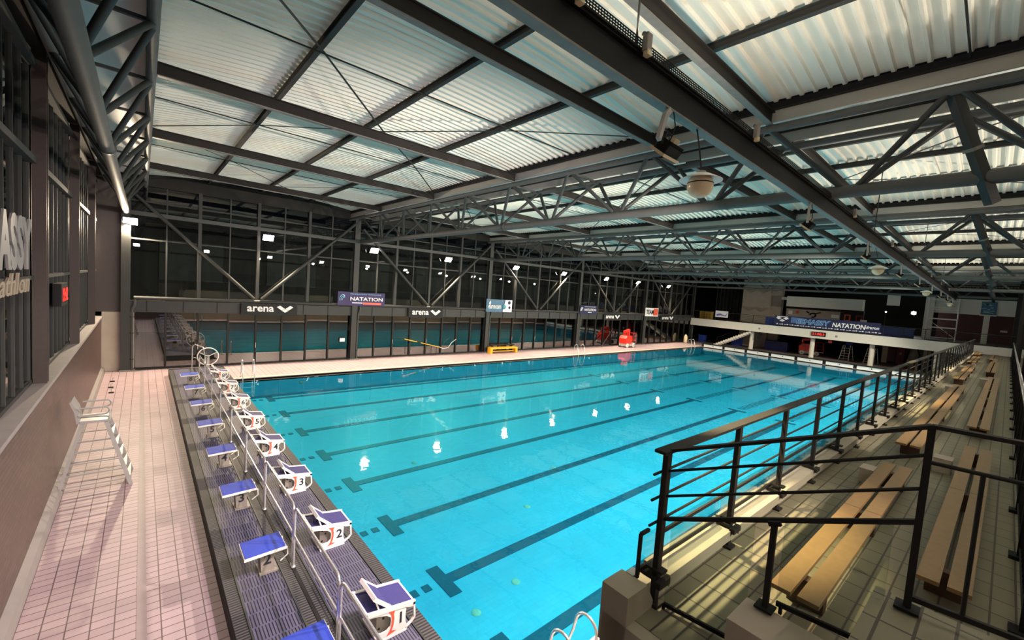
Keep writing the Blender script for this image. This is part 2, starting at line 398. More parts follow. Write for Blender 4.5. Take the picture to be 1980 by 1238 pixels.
for i in range(1, 6):
    ya, yb = ys[i]+.11, ys[i+1]-.11
    wn = sempty('window_%d' % i, 'tall dark night window of the left wall, %s bay from the far corner' % ORD[5-i].replace('nearest', 'first'), 'window')
    n = max(2, round((yb-ya)/.72)); b = B()
    for k in range(n+1):
        yy = ya+(yb-ya)*k/n; b.box(-1.76, -1.68, yy-.025, yy+.025, 2.70, 9.3)
    wobj('mullion', b, M_STEEL, wn)
    wobj('bottom_rail', B().box(-1.78, -1.66, ya, yb, 2.705, 2.78), M_STEEL, wn)
    wobj('transom', B().box(-1.76, -1.62, ya, yb, 4.82, 4.90), M_STEEL, wn)
    wobj('transom', B().box(-1.78, -1.58, ya, yb, 7.10, 7.22), M_PIPE, wn)
    wobj('transom', B().box(-1.78, -1.58, ya, yb, 8.95, 9.05), M_PIPE, wn)
    for k in range(n):
        y_a = ya+(yb-ya)*k/n; y_b = ya+(yb-ya)*(k+1)/n; q = math.radians(random.uniform(-.25, .25))
        bb = B(); d = (y_b-y_a)/2*math.tan(q)
        bb.add([(-1.72-d, y_a, 2.75), (-1.72+d, y_b, 2.75), (-1.72+d, y_b, 9.3), (-1.72-d, y_a, 9.3)], [(0, 1, 2, 3)])
        wobj('pane', bb, M_PANE, wn)
b = B().box(-2.0, -1.5, YB, 28.3, 9.3, 9.9); struct('trim_3', b, M_DARK, label='dark steel eaves beam over the left windows')

# ---- far facade
struct('trim_4', B().box(-.6, 58, 27.85, 28.2, 2.92, 3.5), M_STEEL, label='dark steel transom beam of the far facade')
gut = tag(obj('gutter', B().tube([(-.3, 27.82, 3.62), (57.8, 27.82, 3.62)], .10, 12), M_STEEL), 'round grey gutter running along the far facade beam', 'gutter')
gw = B()
for k in range(40): gw.box(.2+k*1.45, .26+k*1.45, 27.80, 27.9, 2.95, 3.5)
struct('trim_5', gw, M_STEEL, label='stiffener plates on the far facade beam')
struct('trim_6', B().box(-.7, 58, 27.9, 28.3, 9.15, 9.9), M_DARK, label='dark steel beam along the top of the far facade')
rail = tag(obj('lamp_beam', B().beam((-.6, 27.75, 7.75), (58, 27.75, 7.75), .14, .20), M_PIPE), 'long grey beam crossing the far facade above the lit floodlights', 'beam')
def downpipe_parts(root, x):
    wobj('downpipe', B().tube([(x+.36, 27.74, 3.55), (x+.36, 27.72, 3.3), (x+.24, 27.72, 3.0), (x+.24, 27.72, .06)], .065, 10), M_PIPE, root)
    for z in (.6, 1.9, 2.7): wobj('pipe_clip', B().lathe([(.066, -.02), (.078, -.02), (.078, .02), (.066, .02)], (x+.24, 27.72, z), 10), M_DARK, root)
for i, x in enumerate(COLX):
    nm = 'grey steel facade column with downpipe, %s from the left corner' % ORD[i].replace('nearest', 'first')
    c = thing('facade_column', nm, 'column', (x, 27.86, 0), 0, 'columns of the far facade')
    wobj('shaft', B().ibeam((x, 27.86, .04), (x, 27.86, 9.2), .34, .30, .03, (0, 1, 0)), M_STEEL, c)
    wobj('base_plate', B().cbox((x+.08, 27.78, .03), (.6, .42, .06)), M_FLANGE, c)
    downpipe_parts(c, x)
wi = 6
for i in range(5):
    xa, xb_ = COLX[i]+.18, COLX[i+1]-.18; n = 8
    up = sempty('window_%d' % wi, 'upper far facade glazing, bay %s from the left corner' % ORD[i].replace('nearest', 'first'), 'window'); wi += 1
    lo = sempty('window_%d' % wi, 'lower far facade glazing along the deck, bay %s from the left corner' % ORD[i].replace('nearest', 'first'), 'window'); wi += 1
    for k in range(1, n):
        xx = xa+(xb_-xa)*k/n; big = k % 2 == 0
        ww, dd = (.075, .14) if big else (.03, .05)
        wobj('mullion', B().box(xx-ww, xx+ww, 28.0-dd, 28.08, 3.5, 9.2), M_STEEL, up)
    wobj('transom', B().box(xa, xb_, 27.98, 28.08, 6.50, 6.57), M_STEEL, up)
    wobj('transom', B().box(xa, xb_, 27.98, 28.08, 8.35, 8.42), M_STEEL, up)
    for k in range(n):
        x_a = xa+(xb_-xa)*k/n; x_b = xa+(xb_-xa)*(k+1)/n
        q = math.radians(random.uniform(-.18, .18)); q2 = math.radians(random.uniform(-.12, .12))
        d = (x_b-x_a)/2*math.tan(q)
        wobj('pane', B().add([(x_a, 28.05-d, 3.4), (x_b, 28.05+d, 3.4), (x_b, 28.05+d, 9.2), (x_a, 28.05-d, 9.2)], [(0, 1, 2, 3)]), M_PANE, up)
        q = math.radians(random.uniform(-.3, .3)); d = (x_b-x_a)/2*math.tan(q); e = 1.5*math.tan(q2)
        wobj('pane', B().add([(x_a, 28.05-d-e, .06), (x_b, 28.05+d-e, .06), (x_b, 28.05+d+e, 2.95), (x_a, 28.05-d+e, 2.95)], [(0, 1, 2, 3)]), M_PANE2, lo)
        if k: wobj('mullion', B().box(x_a-.045, x_a+.045, 27.95, 28.08, .04, 2.95), M_DARK, lo)
    wobj('bottom_rail', B().box(xa, xb_, 27.96, 28.1, .0, .08), M_DARK, lo)
    hx = xa+(xb_-xa)*2/n
    for k in (2, 4): wobj('door_handle', B().tube([(xa+(xb_-xa)*k/n-.0, 27.92, .95), (xa+(xb_-xa)*k/n, 27.92, 1.25)], .02, 8), M_INOX, lo)
    # crossing braces in V
    xm = (COLX[i]+COLX[i+1])/2
    for j, (a, c_) in enumerate((((COLX[i]+.35, 27.70, 8.6), (xm-.18, 27.70, 3.78)), ((COLX[i+1]-.15, 27.70, 8.9), (xm+.18, 27.70, 3.78)))):
        tag(obj('facade_brace', B().tube([a, c_], .085, 12), M_STEEL),
            'diagonal steel brace in far facade bay %s from the left, leaning %s' % (ORD[i].replace('nearest', 'first'), ('down to the right', 'up to the right')[j]), 'brace', 'V braces of the far facade')
# outside, beyond the glass: another dark hall
b = B(); b.box(-12, 76, 28.45, 44, -.3, -.05); struct('floor_outside', b, M_GREY, label='dark ground beyond the far glass')
b = B(); b.box(-12, 76, 43.8, 44, 0, 10); struct('wall_outside', b, M_GREY, label='dark wall beyond the far glass')
b = B()
for k in range(9): b.box(1+k*7.5, 5.2+k*7.5, 43.7, 43.78, 4.2, 7.4)
obj('wall_panel_outside', b, mat('grey_outside_panel', (.10, .115, .11, 1), .7))['kind'] = 'structure'
b = B(); b.box(-12, -11.8, -8, 44, 0, 10); struct('wall_outside_left', b, M_GREY, label='dark wall beyond the left glass')

# ---- back (stand side) wall, upper zone behind the stand
b = B(); b.box(-2, 76, YB-.2, YB, 0, 9.9); struct('wall_back', b, mat('grey_wall_paint', (.16, .165, .16, 1), .8), label='grey wall behind the stand')
# ================================================================== ROOF
def roof_z(x, xa, xb_): 
    tt = (x-(xa+xb_)/2)/((xb_-xa)/2); return 9.66+.34*(1-tt*tt)
PITCH = .235
def corrugated(xa, xb_, ya, yb):
    b = B(); prof = []; y = ya; k = 0
    while y < yb:
        prof += [(y, .0), (y+PITCH*.20, .0), (y+PITCH*.30, .06), (y+PITCH*.90, .06)]; y += PITCH
    prof.append((yb, 0)); nx = 10; n = len(prof)
    for i in range(nx+1):
        x = xa+(xb_-xa)*i/nx; z = roof_z(x, xa, xb_)
        b.v += [(x, p[0], z+p[1]) for p in prof]
    for i in range(nx):
        for k in range(n-1):
            b.f.append((i*n+k, i*n+k+1, (i+1)*n+k+1, (i+1)*n+k)); b.sm.append(False)
    return b
BEAM_Y = [-5.4, 3.55, 6.15, 11.85, 17.5, 23.2]
BAYS = [(TX[i]+.72, TX[i+1]-.72) for i in range(5)]+[(TX[5]+.72, 76.)]
first = None
for i, (xa, xb_) in enumerate(BAYS):
    struct('ceiling_%d' % (i+1), corrugated(xa-.05, xb_+.05, YB, 28.0), M_ROOF, label='white corrugated roof sheets, %s bay from the left' % ORD[i].replace('nearest', 'first'))
    bn = ORD[i].replace('nearest', 'first')
    for j, y in enumerate(BEAM_Y):
        bm_ = thing('roof_beam', 'dark steel roof beam along the pool in roof bay %s from the left, %s counted from the stand side' % (bn, ORD[j].replace('nearest', 'first')), 'beam', ((xa+xb_)/2, y, 9.3), 0, 'long roof beams')
        wobj('web', B().beam((xa, y, 9.32), (xb_, y, 9.32), .02, .25), M_DARK, bm_)
        wobj('bottom_flange', B().beam((xa, y, 9.19), (xb_, y, 9.19), .13, .02), M_FLANGE, bm_)
        wobj('top_flange', B().beam((xa, y, 9.45), (xb_, y, 9.45), .13, .02), M_DARK, bm_)
    nP = 4 if i < 5 else 6
    for j in range(1, nP):
        x = xa+(xb_-xa)*j/nP; z = roof_z(x, xa-.05, xb_+.05)-.085
        tag(obj('purlin', B().ibeam((x, YB, z), (x, 28, z), .10, .15, .012), M_STEEL),
            'grey steel purlin under the roof sheets, roof bay %s, purlin %s from the left' % (bn, ORD[j-1].replace('nearest', 'first')), 'purlin', 'cross purlins under the roof')
    if i < 5:
        xs = [xa, xa+(xb_-xa)/4, xa+(xb_-xa)/2, xa+(xb_-xa)*.75, xb_]
        for j, (ya, yb, fl) in enumerate(((-2.2, 3.55, 0), (6.15, 11.85, 0), (11.85, 17.5, 1), (17.5, 23.2, 0), (23.2, 28, 1))):
            ym = (ya+yb)/2
            zc = 9.50
            pts = [(xs[0], yb if fl else ya, zc), (xs[1], ym, zc+.1), (xs[2], ya if fl else yb, zc), (xs[3], ym, zc+.1), (xs[4], yb if fl else ya, zc)]
            br = thing('wind_bracing', 'thin steel bracing rods under roof bay %s, strip %s counted from the stand' % (bn, ORD[j].replace('nearest', 'first')), 'bracing', (xs[2], ym, 9.4), 0, 'wind bracing under the roof')
            for k in range(4): wobj('diagonal_rod', B().beam(pts[k], pts[k+1], .045, .012), M_STEEL, br)
            wobj('tie_rod', B().tube([(xa, ym, 9.58), (xb_, ym, 9.58)], .016, 6), M_DARK, br)
# ---- trusses
ZT, ZB_ = 9.12, 7.78
def make_truss():
    t = thing('roof_truss', '', 'truss', (0, 0, 0), 0, 'triangular roof trusses')
    obj('bottom_chord', B().tube([(0, -1.2, ZB_), (0, 28.0, ZB_-.02)], .125, 16), M_CHORD, t)
    obj('chord_collar', B().lathe([(.116, -.05), (.16, -.05), (.16, .05), (.116, .05)], (0, 13.1, ZB_), 16, 'y'), M_PIPE, t)
    for s in (-1, 1):
        obj('top_chord', B().tube([(s*.70, -1.2, ZT), (s*.70, 28.0, ZT)], .085, 14), M_CHORD, t)
        obj('fascia', B().beam((s*.70, -1.2, ZT+.25), (s*.70, 28.0, ZT+.25), .03, .24), M_FASCIA, t)
        obj('fascia_flange', B().beam((s*.70, -1.2, ZT+.385), (s*.70, 28.0, ZT+.385), .14, .02), M_DARK, t)
        obj('dark_eaves_gap', B().beam((s*.70, -1.2, ZT+.47), (s*.70, 28.0, ZT+.47), .05, .14), M_BLACK, t)  # black strip stands in for the dark gap above the fascia
    k = -1; r = .056
    while True:
        yb = NODE0+NODED*k
        if yb > 27: break
        for s in (-1, 1):
            for dy in (-1, 1):
                yt = yb+dy*NODED/2
                if yt < -1.3 or yt > 28: continue
                obj('diagonal', B().tube([(0, yb+dy*.10, ZB_+.06), (s*.70, yt-dy*.08, ZT-.03)], r, 8), M_PIPE, t)
        yt = yb+NODED/2
        if yt < 27.9: obj('cross_tie', B().beam((-.7, yt, ZT), (.7, yt, ZT), .06, .06), M_PIPE, t)
        k += 1
    obj('skylight_sheet', B().box(-.72, .72, -1.2, 28, 9.60, 9.615), M_SHEET, t)
    return t
tr = make_truss()
for i, x in enumerate(TX):
    o = tr if i == 0 else dup(tr)
    o.location = (x, 0, 0)
    o['label'] = 'grey tubular triangular roof truss spanning the pool, %s from the left wall' % ORD[i].replace('nearest', 'first')
# leaning struts that carry the trusses on the stand side
for i, x in enumerate(TX[1:]):
    s_ = thing('truss_strut', 'boxy grey strut at the stand end of the %s roof truss from the left' % ORD[i+1], 'strut', (x-.55, .86, 7.5), 0, 'struts at the stand end of the trusses')
    wobj('shaft', B().beam((x-.62, .84, 9.15), (x+.12, .22, 7.35), .13, .17), M_STEEL, s_)
    wobj('end_plate', B().beam((x-.25, .53, 8.25), (x-.23, .515, 8.20), .17, .21), M_FLANGE, s_)
# main columns behind the stand wall
for i, x in enumerate(TX[1:]):
    tag(obj('steel_column', B().ibeam((x, -1.3, 0), (x, -1.3, 9.1), .3, .3, .03, (0, 1, 0)), M_DARK), 'dark steel column behind the stand wall under the %s roof truss' % ORD[i+1], 'column', 'columns behind the stand wall')
# ================================================================== LAMPS
def add_point(name, loc, energy, col, r, parent, spot=None, rot=None, blend=.6):
    ld = bpy.data.lights.new(name, 'SPOT' if spot else 'POINT'); ld.energy = energy; ld.color = col; ld.shadow_soft_size = r
    if spot: ld.spot_size = math.radians(spot); ld.spot_blend = blend
    o = bpy.data.objects.new(name, ld); C.objects.link(o); o.location = loc
    if rot: o.rotation_euler = rot
    o.parent = parent; return o
PINK = (1, .80, .72); WARM = (1, .86, .70); YELLOW = (1, .80, .55)
def floodlight(label, loc, energy, col, group, aim=0., cone=118, blend=.7):
    t = thing('floodlight', label, 'lamp', loc, 0, group)
    M = Matrix.Rotation(math.radians(-52 if cone > 90 else 52), 4, 'X')
    obj('housing', B().prism([(-.13, .16), (.13, .16), (.20, .03), (.20, -.02), (-.20, -.02), (-.20, .03)], -.27, .27, 'x').xf(M), M_DARK, t)
    obj('lens', B().prism([(-.185, -.02), (.185, -.02), (.14, -.065), (-.14, -.065)], -.255, .255, 'x').xf(M), M_LAMP, t, 'glowing white lens')
    if cone < 90: add_point('added_uplight', (0, 0, .42), UP2_W, WARM, .1, t, 100, (math.radians(148), 0, 0), .35)  # extra upward spot added to brighten the roof sheets
    obj('hanger', B().beam((0, 0, .14), (0, 0, .36), .03, .03), M_DARK, t)
    add_point('lamp_or_fill_light', (0, 0, -.20), energy, col, .14, t, cone, (aim, 0, 0), blend)
    return t
for i, x in enumerate(LAMP_X):
    floodlight('lit floodlight hanging from the far facade beam, %s from the left corner' % ORD[i].replace('nearest', 'first'),
               (x, 27.70, 7.32), LAMP_W, YELLOW, 'floodlights along the far facade', math.radians(-34), 165 if i == 0 else 118, .7 if i else .2)
for i, x in enumerate([-.5, 5.6, 11.8, 18., 24.2, 30.4, 36.6, 42.8, 49.]):
    floodlight('lit floodlight behind the stand, %s counted from the camera' % ORD[i].replace('nearest', 'first'),
               (x, -3.6, 7.32), LAMP2_W, WARM, 'floodlights behind the stand', math.radians(62), 46, .5)
# ================================================================== GANTRY
GY = 2.55
g = thing('gantry_beam', 'long dark steel I-beam hung below the trusses along the pool', 'beam', (28, GY, 7.5))
wobj('web', B().box(-1.5, 57, GY-.012, GY+.012, 7.35, 7.64), M_BLACK, g)
wobj('bottom_flange', B().box(-1.5, 57, GY-.055, GY+.055, 7.33, 7.35), M_FLANGE, g)
wobj('top_flange', B().box(-1.5, 57, GY-.055, GY+.055, 7.64, 7.66), M_BLACK, g)
for x in TX: wobj('clamp', B().box(x-.12, x+.12, GY-.09, GY+.09, 7.66, 7.70), M_DARK, g)
ct = thing('cable_tray', 'perforated black cable tray lying along the hung beam', 'cable tray', (28, GY-.09, 7.66))
b = B(); yy = GY-.075
for z in (7.675, 7.70, 7.725, 7.75): b.box(-1.5, 57, yy-.004, yy, z-.006, z+.006)
x = 1.5
while x < 14: b.box(x, x+.012, yy-.004, yy, 7.67, 7.755); x += .04
while x < 56: b.box(x, x+.03, yy-.004, yy, 7.67, 7.755); x += .12
b.box(-1.5, 57, yy-.004, yy+.06, 7.662, 7.67)
wobj('side', b, M_BLACK, ct)
for k, x in enumerate([3.6, 16., 28., 40.]):
    tag(obj('hanger_rod', B().tube([(x, GY, 7.66), (x-.1, GY-.04, 9.9)], .012, 6), M_STEEL), 'thin steel rod holding up the hung beam, %s from the camera' % ORD[k].replace('nearest', 'first'), 'rod', 'rods of the hung beam')
for k, x in enumerate([2.62, 3.62, 6.45, 12.8, 18.5, 25., 31.5, 38., 45.]):  # row extended along the beam to carry added roof light
    t = thing('junction_box', 'beige junction box on the edge of the hung beam, %s from the camera' % ORD[k].replace('nearest', 'first'), 'box', (x, GY-.108, 7.70), 0, 'junction boxes on the hung beam')
    obj('case', B().cbox((0, 0, .03), (.09, .06, .16), .008), M_PLATE, t); obj('cover', B().cbox((.0, -.01, -.07), (.07, .06, .05), .008), M_CREAM, t)
    add_point('lamp_or_fill_light', (0, .10, .16), UP_W*(.5 if k < 2 else 1.), WARM, .08, t, 165, (PI, 0, 0), .6)  # fill light added on the box to brighten the roof, not a lamp
    obj('cable', B().tube(arc((0, .03, .09), .05, 0, PI, 8), .006, 5), M_BLACK, t)
def spotlight(x, k):
    t = thing('spotlight', 'black finned spotlight slung under the hung beam, %s from the camera' % ORD[k].replace('nearest', 'first'), 'lamp', (x, GY-.02, 6.93), math.radians(12), 'spotlights under the hung beam')
    M = Matrix.Rotation(math.radians(38), 4, 'X') @ Matrix.Rotation(math.radians(-6), 4, 'Y')
    b = B().cbox((0, 0, 0), (.38, .15, .10), .01)
    for i in range(18): b.cbox((-.17+i*.02, 0, .06), (.006, .15, .05))
    obj('finned_body', b.xf(M), M_BLACK, t)
    f = B(); f.cbox((0, -.085, -.055), (.44, .022, .03)); f.cbox((0, .085, -.055), (.44, .022, .03)); f.cbox((-.21, 0, -.055), (.02, .16, .03)); f.cbox((.21, 0, -.055), (.02, .16, .03))
    obj('front_frame', f.xf(M), M_CREAM, t); obj('glass', B().cbox((0, 0, -.055), (.40, .15, .01)).xf(M), M_BLACK, t)
    obj('ballast_box', B().cbox((.12, .05, .11), (.14, .06, .05), .008).xf(M), M_CREAM, t)
    obj('bracket', B().prism([(-.36, .02), (-.30, .0), (-.14, .30), (-.02, .40), (-.10, .42), (-.22, .32)], -.02, .02, 'y'), M_LIFTGREY, t)
    obj('yoke', B().tube([(-.2, 0, .0), (-.2, .02, .2), (.2, .02, .2), (.2, 0, 0)], .012, 6), M_BLACK, t)
    cb = B(); cb.tube([(.0, -.02, .42), (.02, -.05, .25), (-.08, -.06, .12), (-.05, -.02, .06)], .007, 5)
    cb.tube([(.24+.07*math.cos(a), .02, .10+.07*math.sin(a)) for a in [k_*.5 for k_ in range(16)]], .006, 5)
    cb.tube(arc((-.05, 0, .10), .06, 0, 2.6*PI, 18), .006, 5)
    obj('cable', cb, M_BLACK, t)
    return t
for k, x in enumerate([4.32, 9.6, 15.2, 21.6, 27.6, 33.6, 39.6, 45.6, 51.6]):
    t = spotlight(x, k)
    add_point('lamp_or_fill_light', (0, .16, -.12), GANTRY_W*(.55 if k == 0 else 1.), (1, .75, .84) if k == 0 else (1, .88, .70), .10, t, 140, (math.radians(54), 0, math.radians(-28 if k == 0 else 0)), .75)  # added light: brightens the pool from fixtures that appear unlit
for k, x in enumerate([4.91, 16.4, 29.9, 47.5]):
    t = thing('globe_lamp', 'unlit cream globe lamp under a white disc shade, %s from the camera' % ORD[k].replace('nearest', 'first'), 'lamp', (x, 2.42, 6.66), 0, 'globe lamps under the hung beam')
    r = .145
    add_point('lamp_or_fill_light', (0, 0, -.17), GLOBE_W, (1, .78, .42), .035, t, 62, (0, 0, 0), .5)  # spot added below the unlit globe for the warm floor stripes
    obj('globe', B().ball((0, 0, 0), r, 22), M_CREAM, t)
    obj('disc_shade', B().lathe([(.10, .105), (.235, .055), (.238, .062), (.10, .13), (.05, .14), (.001, .142)], (0, 0, 0), 32), M_WHITE, t)
    obj('cap', B().lathe([(.001, .17), (.05, .165), (.07, .13)], (0, 0, 0), 18), M_PLATE, t)
    obj('seam', B().lathe([(r+.001, -.006), (r+.003, 0), (r+.001, .006)], (0, 0, .02), 28), M_DARK, t)
    obj('cord', B().tube([(-.012, 0, .16), (-.02, .05, .45), (.01, .12, .70)], .005, 5).tube([(.014, 0, .16), (.02, .06, .45), (.03, .12, .70)], .005, 5), M_DARK, t)
# unused positions for added roof lights; the loop places nothing
for k, (x, y) in enumerate([(5.2, 4.6), (5.2, 14.7), (16.6, 4.6), (16.6, 14.7), (28.2, 4.6), (28.2, 14.7), (40, 9.), (52, 9.)]):
    pass

# ================================================================== STARTING BLOCKS
BLK_Y = [5.40+2.51*i for i in range(8)]
NUMW = ['one', 'two', 'three', 'four', 'five', 'six', 'seven', 'eight']
WHERE = ['nearest the camera', 'second from the camera', 'third from the camera', 'fourth from the camera', 'fifth from the camera', 'sixth from the camera', 'just before the farthest one', 'farthest, beside the rope reel']
def swoosh(y):
    outer = [(-.04, .395), (.02, .385), (.09, .40), (.055, .37), (.045, .335), (.055, .26), (.045, .16), (.02, .10), (.09, .075), (-.05, .05), (-.005, .11), (.015, .18), (.02, .26), (.005, .34)]
    return B().prism(outer, y-.002, y+.002, 'y')
def right_block(n):
    t = thing('starting_block', 'white starting block number %s with navy tread, %s' % (NUMW[n-1], WHERE[n-1]), 'starting block', (2.66, BLK_Y[n-1], BZ), 0, 'starting blocks on the pool side')
    tilt = Matrix.Translation((0, 0, .42)) @ Matrix.Rotation(math.radians(8.5), 4, 'Y')
    b = B()
    for s in (-1, 1): b.box(-.36, .38, s*.255-.02, s*.255+.02, -.025, .028)
    b.box(-.38, -.345, -.275, .275, -.025, .035); b.box(.345, .38, -.275, .275, -.03, .01); b.box(-.35, .36, -.24, .24, -.025, -.003)
    obj('frame', b.xf(tilt), M_WHITE, t)
    obj('tread', B().box(-.345, .35, -.235, .235, -.002, .012).xf(tilt), M_PURPLETOP, t, 'navy rubber tread')
    M2 = tilt @ Matrix.Translation((-.03, 0, .02)) @ Matrix.Rotation(math.radians(33), 4, 'Y')
    k = B(); k.box(-.27, .0, -.215, .215, .0, .022)
    kp = obj('kick_plate', k.xf(M2), M_PURPLETOP, t, 'raised navy kick plate')
    f = B()
    for s in (-1, 1): f.box(-.29, .02, s*.235-.018, s*.235+.018, -.01, .035)
    f.box(-.305, -.265, -.25, .25, -.01, .04)
    obj('kick_plate_frame', f.xf(M2), M_WHITE, kp)
    for s in (-1, 1):
        obj('kick_plate_stay', B().beam(tilt @ Vector((-.25, s*.22, .17)), tilt @ Vector((-.17, s*.22, .02)), .02, .02), M_WHITE, kp)
        poly = [(-.33, .46), (.16, .40), (.215, .385), (.235, .33), (.23, .24), (.235, .14), (.262, .07), (.20, .015), (-.10, .015), (-.17, .07), (-.20, .15), (-.13, .12), (-.05, .125), (.0, .165), (.012, .24), (.0, .30), (-.06, .355), (-.20, .40), (-.33, .425)]
        sp = obj('side_panel', B().prism(poly, s*.255-.012, s*.255+.012, 'y'), M_WHITE, t)
        h = B(); pts = [(.19, .395), (.26, .345), (.365, .325), (.38, .14), (.335, .085), (.25, .04)]
        for a, c in zip(pts, pts[1:]): h.beam((a[0], s*.255, a[1]), (c[0], s*.255, c[1]), .024, .032, (0, 1, 0))
        obj('hand_grip', h, M_WHITE, sp)
        obj('swoosh', swoosh(s*.269), M_RED, sp)
        obj('number', text_b(str(n), (.155, s*.270, .235), (1, 0, 0) if s < 0 else (-1, 0, 0), (0, 0, 1), .165, .004, .016, b=B()), M_NUM, sp)
    obj('pedestal', B().box(-.16, .19, -.16, .16, .02, .40), M_PLATE, t)
    for (px, pz) in ((-.12, .12), (-.06, .25), (-.12, .32)):
        obj('bolt', B().lathe([(.001, -.012), (.016, -.01), (.018, 0)], (px, -.16, pz), 8, 'y'), M_DARK, t)
    obj('base_plate', B().box(-.18, .26, -.27, .27, -.008, .02), M_WHITE, t)
    return t
def left_block(n):
    t = thing('starting_block', 'bright blue topped starting block number %s, %s' % (NUMW[n-1], WHERE[n-1].replace(', beside the rope reel', '')), 'starting block', (1.66, 5.22+2.475*(n-1), BZ), 0, 'starting blocks on the deck side')
    M = Matrix.Translation((0, 0, .41)) @ Matrix.Rotation(math.radians(-2), 4, 'Y')
    obj('board', B().box(-.40, .21, -.26, .26, -.03, .015).xf(M), M_WHITE, t)
    obj('tread', B().box(-.385, .20, -.245, .245, .015, .028).xf(M), M_BLUETOP, t, 'bright blue rubber tread')
    ped = obj('pedestal', B().prism([(-.13, .0), (.07, .0), (.04, .385), (-.16, .385)], -.13, .13, 'y'), M_PLATE, t)
    obj('number', text_b(str(n), (-.045, -.133, .23), (1, 0, 0), (0, 0, 1), .18, .004, .018), M_NUM, ped)
    obj('base_foot', B().box(-.16, .12, -.17, .17, -.008, .02), M_PLATE, t)
    for s in (-1, 1): obj('back_handle', B().tube([(.16, s*.18, .38), (.24, s*.18, .37), (.25, s*.18, .24), (.14, s*.18, .16)], .012, 8), M_WHITE, t)
    return t
for n in range(1, 9): right_block(n); left_block(n)
# ---- railing between the blocks
RY = [3.0, 5.28, 7.5, 9.77, 11.95, 14.3, 16.6, 18.95, 21.3, 23.5]
for k in range(len(RY)-1):
    ya, yb = RY[k]+.035, RY[k+1]-.035
    t = thing('railing_section', 'polished steel railing section between the two rows of starting blocks, %s from the camera' % ORD[k].replace('nearest', 'first'), 'railing', (1.99, (ya+yb)/2, BZ), 0, 'railing sections on the bulkhead')
    l = (yb-ya)/2; r = .12; h = 1.07
    obj('top_rail', B().tube([(0, -l, h-r)]+[(0, -l+r-r*math.cos(a), h-r+r*math.sin(a)) for a in (.4, .8, 1.2, 1.57)]+[(0, l-r+r*math.sin(a), h-r+r*math.cos(a)) for a in (0, .4, .8, 1.2, 1.57)], .021, 10), M_INOX, t)
    for s in (-1, 1):
        obj('post', B().tube([(0, s*l, 0), (0, s*l, h-r)], .021, 10), M_INOX, t)
        obj('foot', B().lathe([(.001, .03), (.035, .03), (.04, 0)], (0, s*l, 0), 12), M_INOX, t)
    obj('middle_rail', B().tube([(0, -l, .56), (0, l, .56)], .018, 8), M_INOX, t)
# ---- rope reel and its frame
t = thing('rope_reel', 'white wheel-shaped rope reel at the far end of the bulkhead', 'reel', (2.45, 24.95, BZ-.2))
obj('wheel', B().tube([(.0+.42*math.cos(a), 0, .95+.42*math.sin(a)) for a in [2*PI*k/28 for k in range(28)]], .022, 8, closed=True), M_WHITE, t)
for k in range(3):
    a = .5+k*2*PI/3; obj('spoke', B().tube([(0, 0, .95), (.41*math.cos(a), 0, .95+.41*math.sin(a))], .013, 6), M_WHITE, t)
obj('stand_post', B().cbox((0, .10, .45), (.14, .12, .9), .02), M_CHAIR, t); obj('hub', B().lathe([(.001, -.05), (.06, -.05), (.06, .12), (.001, .12)], (0, 0, .95), 14, 'y'), M_CHAIR, t)
t = thing('grab_frame', 'bent white tube frame next to the rope reel', 'frame', (2.0, 25.2, BZ-.1))
obj('tube', B().tube([(-.15, 0, 0), (-.15, 0, 1.3), (-.05, 0, 1.42), (.25, -.3, 1.3), (.3, -.6, .9), (.3, -.6, 0)], .022, 8), M_INOX, t)
obj('cross_tube', B().tube([(-.15, 0, .8), (.3, -.6, .75)], .018, 8), M_INOX, t)
# ---- pool ladders
def ladder(x, y, s, label, w=.5, rz=0.):
    t = thing('pool_ladder', label, 'ladder', (x, y, 0), rz, 'pool ladders')
    for k in (-1, 1):
        pts = [(k*w/2, .45, 0), (k*w/2, .45, .72)]+[(k*w/2, .27+.18*math.cos(a), .72+.18*math.sin(a)) for a in (.4, .8, 1.2, 1.57, 2.0, 2.4, 2.8)]+[(k*w/2, .05, .55), (k*w/2, -.06, .2), (k*w/2, -.06, -.85)]
        pts = [(p[0], p[1]*s, p[2]) for p in pts]
        obj('side_rail', B().tube(pts, .021, 10), M_INOX, t)
        obj('foot', B().lathe([(.021, .04), (.05, .02), (.05, 0)], (k*w/2, .45*s, 0), 12), M_INOX, t)
    for z in (-.2, -.45, -.7): obj('step', B().cbox((0, -.06*s, z), (w, .09, .025)), M_INOX, t)
ladder(4.05, 24.2, 1, 'steel pool ladder at the far edge near starting block 8')
ladder(29.9, 24.2, 1, 'steel pool ladder on the far edge in front of the dark swimming banner', .9)
ladder(51.4, 24.2, 1, 'steel pool ladder on the far edge close to the mezzanine stairs', .8)
ladder(4.40, 3.55, -1, 'steel pool ladder at the near edge below the stand corner')

